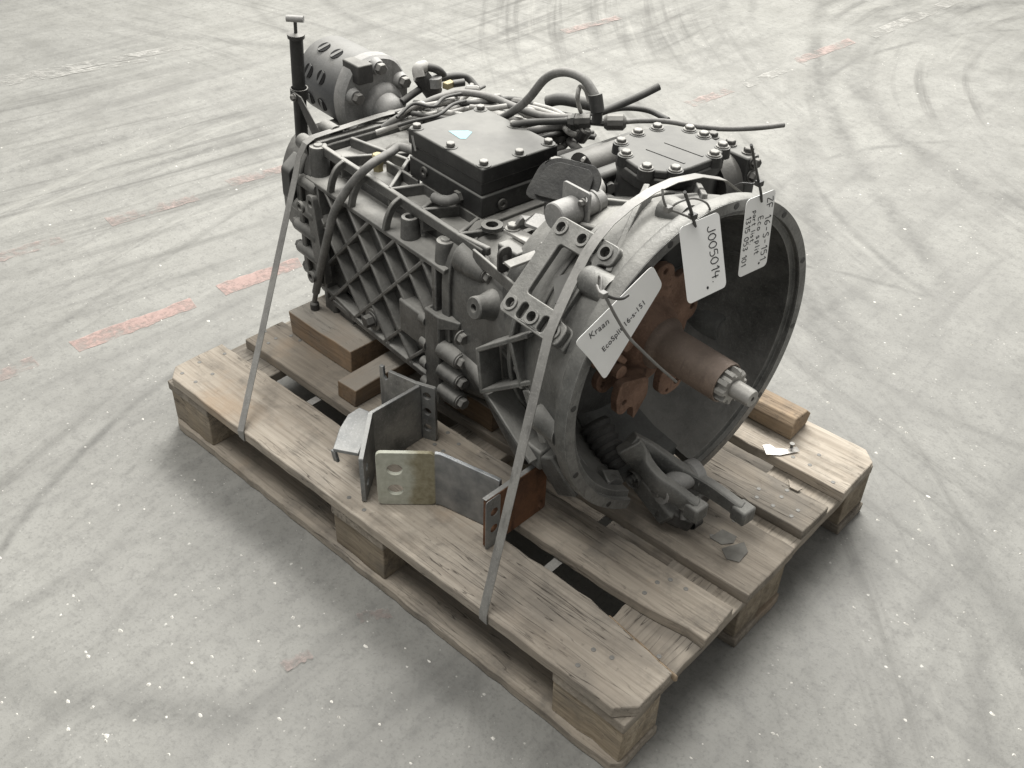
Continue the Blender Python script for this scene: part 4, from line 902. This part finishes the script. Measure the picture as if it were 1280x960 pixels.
timber('support_timber', .72, 1.052, .722, .792, .1455, .187, M['wood_warm'], 'pale chamfered timber wedged under the right side of the bell housing', -.02, .013, 4)
timber('support_timber', .45, .62, .33, .50, .1455, .200, M['wood_dark'], 'dark timber in the shade under the middle of the gearbox', 0, 0, 5)

# ------------------------------------------------------------------ loose brackets
BZ = .1455
b2 = empty('mounting_bracket', (0,0,0)); tag(b2, 'zinc mounting bracket with pale two-hole end and rust-brown back plate', 'bracket'); b2['group'] = 'loose mounting brackets on the pallet'
p0 = wp(473,630,BZ); p1 = wp(546,631,BZ); ang = math.atan2(p1.y-p0.y, p1.x-p0.x); b2.location = p0; b2.rotation_euler = (0,0,ang)
Hh = .120; L1 = (p1-p0).length
def loc2(p): 
    q = p - p0; c, s = math.cos(-ang), math.sin(-ang); return Vector((q.x*c - q.y*s, q.x*s + q.y*c, q.z))
e1 = loc2(wp(598,680,BZ)); e2 = loc2(wp(626,600,BZ+Hh)); 
th = .008
# folded plate: flat two-hole face, bend, sloping web
MB().plate(rrect(0, .1015, 0, Hh, .010)[:], [oval(.032,.082,.0140,.0125), oval(.032,.035,.0140,.0125)], (0,0,0), XP, ZP, -th).build('face_plate', M['zinc_yellow'], b2, 30, .0012)
bend = [Vector((.101,.004,Hh/2)), Vector((.110,.003,Hh/2)), Vector((.118,-.001,Hh/2)), Vector((e2.x-.008,e2.y+.006,Hh/2)), Vector((e2.x,e2.y,Hh/2))]
MB().band(bend, ZP, Hh-.0006, th).build('web', M['zinc_yellow'], b2, 30, .0012)
# end plate across
q0 = loc2(wp(602,683,BZ)); q1 = loc2(wp(675,630,BZ)); dv2 = (q1-q0); ln = dv2.length; dv2.normalize()
MB().plate(rrect(0, ln, 0, Hh-.008, .006), [circ(.016,.078,.008), circ(.016,.040,.008), oval(ln-.012,.014,.006,.010)], q0 + Vector((.002,0,.0)), dv2, ZP, .009).build('back_plate', M['rustplate'], b2, 30, .0012)
MB().plate(rrect(-.004, .03, 0, Hh-.009, .005), [circ(.016,.078,.0085), circ(.016,.040,.0085)], q0 + Vector((.002,0,.0)) + dv2.cross(Vector(ZP))*.0092, dv2, ZP, .0012).build('sheen_plate', M['zinc'], b2, 30, .0004)  # pale sheet stands in for light reflecting off the plate's front end
MB().band([q0 + Vector((.0,0,Hh-.0077)) + dv2.cross(Vector(ZP))*.0045, q1 + Vector((0,0,Hh-.0077)) + dv2.cross(Vector(ZP))*.0045], dv2.cross(Vector(ZP)), .0088, .0008).build('edge', M['zinc'], b2, 30)

b1 = empty('mounting_bracket'); tag(b1, 'grey zinc bracket with three-hole flange, curved gusset and slotted ear', 'bracket'); b1['group'] = 'loose mounting brackets on the pallet'
o1 = wp(452,622,BZ); b1.location = o1
W = lambda px, py, z: wp(px, py, z) - o1
H1 = .118
f0 = W(452,624,BZ); fA = W(447,562,BZ+.105); 
bk = W(524,545,BZ); mid = W(470,590,BZ)
# two plates meeting at a bend, top edge rising towards the back
Fp = Vector((.587,.030,0)); Kp = Vector((.530,.105,0)); Bp = Vector((.529,.225,0)); L0 = lambda p: p - Vector((o1.x, o1.y, 0))
F_, K_, B_ = L0(Fp), L0(Kp), L0(Bp)
dk = (K_-F_); lk = dk.length; dk.normalize(); db = (B_-K_); lb = db.length; db.normalize()
MB().plate(rpoly([(0,0),(lk,0),(lk,.130),(lk-.004,.130),(.0,.100)], .004), [circ(.024,.064,.0085), circ(.024,.028,.0085)], F_, dk, ZP, .008).build('front_plate', M['zinc'], b1, 30, .0012)
MB().plate([(0,0),(lb,0),(lb,.126),(0,.130)], [], K_, db, ZP, .008).build('web', M['zinc'], b1, 30, .0012)
fd = L0(Vector((.562,.236,0))) - B_; fd.normalize()
MB().plate(rrect(-.008,.036,0,.126,.004), [circ(.019,.104,.0085), circ(.019,.067,.0085), circ(.019,.028,.0085)], B_, fd, ZP, -.008).build('flange', M['zinc'], b1, 30, .0012)
eb = L0(wp(474,462,BZ+.118)); ed = eb - B_; ed.z = 0; el_ = ed.length; ed.normalize()
MB().plate([(0,0),(el_,0),(el_,.128),(el_-.009,.128),(el_-.010,.106),(el_-.015,.100),(el_-.021,.106),(el_-.022,.124),(el_-.030,.124),(0,.126)], [], B_, ed, ZP, .007).build('ear', M['zinc'], b1, 30, .0012)
gq = [(416,561),(448,567),(469,517),(449,509),(435,518),(424,536)]; gh = [.222,.222,.236,.236,.232,.227]
gl = [wp(x, y, z) - b1.location for (x, y), z in zip(gq, gh)]
MB().loft([gl, [p + Vector((0,0,-.007)) for p in gl]]).build('gusset', M['zinc'], b1, 30, .0012)
tq = wp(417,563,.214) - b1.location; MB().bar(tq, tq + Vector((.004,.002,-.024)), .006, .012).build('tab', M['zinc'], b1, 30, .001)

# ------------------------------------------------------------------ small litter on the deck
sc_ = empty('metal_scrap'); sc_.location = wp(985,564,.1455); tag(sc_, 'torn pale metal scrap with a nail standing on the rear board', 'scrap')
def sl_(px, py, z): return wp(px, py, z) - sc_.location
MB().add([sl_(953,556,.146), sl_(958,568,.146), sl_(975,569,.1465), sl_(1000,564,.147), sl_(996,558,.152), sl_(985,561,.148), sl_(970,560,.149), sl_(962,555,.1475)], [(0,1,2,6,7),(2,3,5,6),(3,4,5)]).build('sheet', M['paper'], sc_)
MB().lathe(sl_(989,560,.147), ZP, [(0,.003),(.010,.003),(.010,.005),(.0115,.005)], 10).build('nail', M['bolt'], sc_, 30)
for k, (q, lab) in enumerate([([(887,672),(903,662),(921,671),(917,679),(902,681)], 'dark grey flat flake on the board nearer the release fork'), ([(902,686),(930,678),(935,690),(924,703),(908,699)], 'dark grey flat flake on the board farther from the release fork')]):
    P = [wp(x, y, .1448 + .0006*k) for x, y in q]; c = sum(P, Vector())/len(P)
    o = MB().loft([[p - c for p in P], [p - c + Vector((0,0,.0012)) for p in P]]).build('flake', M['flake'], None, 30); o.location = c; tag(o, lab, 'flake', 'flat flakes on the pallet boards')
P = [wp(x, y, .1445) for x, y in ((985,600),(995,608),(1003,612),(997,615),(987,610))]; c = sum(P, Vector())/5
o = MB().loft([[p - c for p in P], [p - c + Vector((0,0,.003)) for p in P]]).build('wood_chip', M['wood_pale'], None, 30); o.location = c; tag(o, 'small pale wood chip on the narrow board right of the bell', 'chip')

# ------------------------------------------------------------------ tags with writing
STROKES = {
 'J': [[(.5,1),(.5,.25),(.38,.03),(.15,.05),(.05,.2)]], '0': [[(.3,1),(.08,.75),(.05,.35),(.25,.02),(.5,.2),(.55,.65),(.42,.95),(.28,.98)]],
 '5': [[(.55,1),(.15,.98),(.1,.6),(.4,.62),(.55,.35),(.4,.05),(.08,.04)]], '1': [[(.15,.75),(.35,1),(.35,0)]], '4': [[(.15,1),(.1,.45),(.6,.45)],[(.45,.8),(.45,0)]],
 '.': [[(.1,.06),(.16,.0)]], 'Z': [[(.05,.95),(.6,1),(.08,.04),(.62,.06)]], 'F': [[(.1,0),(.1,1),(.6,.98)],[(.1,.52),(.45,.52)]],
 '6': [[(.5,1),(.2,.7),(.08,.3),(.25,.02),(.5,.15),(.48,.42),(.12,.4)]], '-': [[(.1,.48),(.5,.5)]], 'S': [[(.55,.9),(.3,1),(.1,.8),(.3,.55),(.52,.3),(.35,.02),(.05,.1)]],
 'E': [[(.55,1),(.1,.96),(.12,.03),(.58,.04)],[(.12,.5),(.48,.52)]], 'c': [[(.48,.52),(.25,.6),(.08,.3),(.25,.03),(.5,.1)]], 'o': [[(.28,.6),(.08,.4),(.12,.08),(.38,.04),(.52,.35),(.3,.6)]],
 's': [[(.45,.55),(.2,.6),(.12,.42),(.42,.25),(.35,.03),(.08,.06)]], 'p': [[(.1,.6),(.12,-.35)],[(.12,.5),(.35,.62),(.5,.35),(.35,.05),(.12,.12)]], 'l': [[(.2,1),(.22,.0)]],
 'i': [[(.2,.6),(.22,0)],[(.2,.85),(.22,.8)]], 't': [[(.25,.95),(.25,.1),(.45,.02)],[(.05,.62),(.48,.64)]], 'a': [[(.48,.5),(.22,.6),(.06,.25),(.25,.03),(.46,.3),(.48,.55),(.52,.0)]],
 'r': [[(.1,.6),(.12,0)],[(.12,.4),(.3,.6),(.48,.55)]], '3': [[(.1,.9),(.35,1),(.5,.78),(.25,.55),(.52,.3),(.35,.02),(.06,.1)]], ' ': []}
ADV = {'.': .4, '-': .75, 'i': .45, 'l': .45, ' ': .55, '1': .6}
def handwrite(mb, text, o, u, v, n, size, pen, seed=0, adv=1.0):
    r = random.Random(seed); x = 0
    for ch in text:
        for st in STROKES[ch]:
            pts = smooth([Vector((a, b, 0)) for a, b in st], 4)
            P = [o + u*((x + p.x + r.gauss(0,.008))*size) + v*((p.y + r.gauss(0,.008))*size) + n*.0009 for p in pts]
            if len(P) >= 2: mb.band(P, n.cross((P[-1]-P[0]).normalized()) if len(P) < 3 else n, .0006 if len(P) >= 3 else pen, pen if len(P) >= 3 else .0006)
        x += ADV.get(ch, .78)*adv
def tagcard(tl, tr, br_, bl, label, mw, thick=.0008, rad=.008, bow=0.0, nu=1):
    'card through four corners (gearbox coordinates): returns object, origin, unit axes'
    tl, tr, br_, bl = map(Vector, (tl, tr, br_, bl)); o = (tl+tr+br_+bl)/4
    u = ((tr-tl)+(br_-bl)).normalized(); v = ((tl-bl)+(tr-br_)); v = (v - u*v.dot(u)).normalized(); n = u.cross(v)
    wdt = ((tr-tl).length + (br_-bl).length)/2; hgt = ((tl-bl).length + (tr-br_).length)/2
    ob = MB().plate(rrect(-wdt/2, wdt/2, -hgt/2, hgt/2, rad), [], o, u, v, thick).build('tag', M['card'], None, 30, mw=mw)
    tag(ob, label, 'tag'); return ob, o, u, v, n, wdt, hgt
# handwritten tag J005014.
ob, o, u, v, n, wdt, hgt = tagcard(gx_(849,285,.016), gx_(898,264,.016), gx_(908,358,.052), gx_(859,381,.052), 'white hanging tag with handwritten number J005014', GM)
mb = MB(); handwrite(mb, 'J005014.', o + u*(wdt*.16) + v*(hgt*.37), -v, u, n, .0165, .0015, 1, .90)
mb.build('handwriting', M['ink'], ob)
MB().lathe(o - v*(hgt*.40) + u*(wdt*.02), n, [(.0008,.0022),(.0012,.0022)], 12).build('punch_hole', M['ink'], ob)
J_top = o + v*(hgt*.46) - u*(wdt*.02)
# handwritten tag with type and part number
ob, o, u, v, n, wdt, hgt = tagcard(gx_(933,250,.014), gx_(970,236,.014), gx_(957,331,.026), gx_(922,348,.026), 'white hanging tag at upper right with four lines of handwriting', GM)
mb = MB(); 
handwrite(mb, 'ZF 16-S-151', o + u*(wdt*.23) + v*(hgt*.43), -v, u, n, .0135, .0013, 2, 1.0)
handwrite(mb, 'Eco split', o - u*(wdt*.015) + v*(hgt*.22), -v, u, n, .0110, .0012, 3, .95)
handwrite(mb, 'part list.', o - u*(wdt*.22) + v*(hgt*.33), -v, u, n, .0090, .0011, 4, .95)
handwrite(mb, '1315 053 101', o - u*(wdt*.44) + v*(hgt*.28), -v, u, n, .0105, .0012, 5, .95)
mb.build('handwriting', M['ink'], ob)
MB().lathe(o - v*(hgt*.42) + u*(wdt*.20), n, [(.0008,.0020),(.0012,.0020)], 12).build('punch_hole', M['ink'], ob)
Z_top = o + v*(hgt*.44) + u*(wdt*.05)
# printed label tag (its code square stays blank)
A, B, Cc, D = gx_(718,428,.006), gx_(812,330,.006), gx_(829,358,.014), gx_(752,474,.014)
u = (B-A).normalized(); v = (A-D); v = (v - u*v.dot(u)).normalized(); n = u.cross(v); LW = (B-A).length*1.02; LH = (B-Cc).length*1.0
def lab(a, b): return (a, b)
pts = rpoly([(0,0),(LW,0),(LW,-LH),(LW*.12,-LH*1.28),(-LW*.02,-LH*.5)], .010)
A = A - n*0
lt = MB().plate(rpoly([tuple(((q-A).dot(u), (q-A).dot(v))) for q in (A, gx_(815,331,.006), gx_(828,356,.010), gx_(754,474,.012), gx_(738,450,.010))], .009), [], A, u, v, .0008).build('tag', M['card'], None, 30, mw=GM)
tag(lt, 'white printed label tag lying slanted across the bell rim', 'tag')
def printed(text, o, u, v, n, size, mat, parent, name, xs=1.0):
    cu = bpy.data.curves.new(name, 'FONT'); cu.body = text; cu.size = size; cu.extrude = .0002; cu.space_character = 1.06
    tmp = bpy.data.objects.new('tmp', cu); C.objects.link(tmp); dg = bpy.context.evaluated_depsgraph_get(); dg.update()
    m = bpy.data.meshes.new_from_object(tmp.evaluated_get(dg)); C.objects.unlink(tmp); bpy.data.objects.remove(tmp)
    m.transform(Matrix(((u.x*xs, v.x, n.x, o.x), (u.y*xs, v.y, n.y, o.y), (u.z*xs, v.z, n.z, o.z), (0,0,0,1))))
    m.materials.clear(); m.materials.append(mat); ob = bpy.data.objects.new(name, m); C.objects.link(ob); ob.parent = parent; return ob
def onlab(px, py):
    o_ = GI @ CAM_LOC; d = GI.to_3x3() @ ray(px, py); t = (A - o_).dot(n)/d.dot(n); return o_ + d*t + n*.0011
def along(a, b): 
    p, q = onlab(*a), onlab(*b); x = (q-p).normalized(); return p, x, n.cross(x)
p, x, y = along((737,424),(758,406)); printed('Kraan', p, x, y, n, .0150, M['grey_ink'], lt, 'print')
p, x, y = along((754,440),(808,377)); printed('EcoSplit 16-s-151', p, x, y, n, .0135, M['ink'], lt, 'print', .92)

# ------------------------------------------------------------------ cable ties
def ctie(pts, r, label, mat='tie', head=None):
    o = MB().tube(pts, r, 8).build('cable_tie', M[mat], None, 60, mw=GM); tag(o, label, 'cable tie', 'cable ties holding the tags')
    if head is not None: MB().box(head.x-.005, head.x+.005, head.y-.005, head.y+.005, head.z-.004, head.z+.004).build('head', M[mat], o, 30, .001)
    return o
k1 = J_top + Vector((.002,0,.0))
ctie([gx_(869,283,.018), gx_(866,272,.020), gx_(862,258,.022), gx_(856,240,.03)], .0024, 'dark cable tie tail standing up from the tag numbered J005014', 'tie', gx_(866,270,.02))
ctie([gx_(828,236,.0), gx_(829,248,.005), gx_(834,260,.008), gx_(846,265,.012), gx_(858,270,.018), gx_(866,272,.02)], .0018, 'thin cable tie leading left from the J005014 tag over the bell rim', 'tie_pale', gx_(835,261,.009))
ctie([gx_(836,262,-.01), gx_(848,253,.0), gx_(866,248,.004), gx_(882,253,.004), gx_(888,262,-.004)], .0016, 'loop of cable tie around the bell rim behind the J005014 tag', 'tie_pale')
ctie([gx_(952,252,.016), gx_(951,240,.018), gx_(948,226,.022), gx_(944,206,.03), gx_(939,181,.036)], .0021, 'dark cable tie standing above the four-line tag', 'tie', gx_(949,229,.022))
ctie([gx_(952,228,.022), gx_(940,230,.01), gx_(928,229,.0), gx_(919,232,-.01)], .0016, 'short cable tie tail pointing left above the four-line tag', 'tie')
ctie([gx_(746,357,-.01), gx_(750,366,.004), gx_(756,370,.016), gx_(770,396,.024), gx_(785,420,.034), gx_(800,436,.044), gx_(822,457,.05), gx_(845,477,.05)], .0022, 'long pale cable tie tail hanging across the printed label', 'tie_pale', gx_(754,368,.016))
ctie([gx_(757,369,.016), gx_(768,373,.018), gx_(778,373,.018), gx_(785,369,.016)], .0024, 'short cable tie tail on the round boss above the printed label', 'tie')
ctie([gx_(748,356,-.02), gx_(749,345,-.02), gx_(752,350,-.01), gx_(751,366,.004), gx_(754,369,.014)], .0016, 'cable tie loop around the round boss beside the printed label', 'tie_pale')
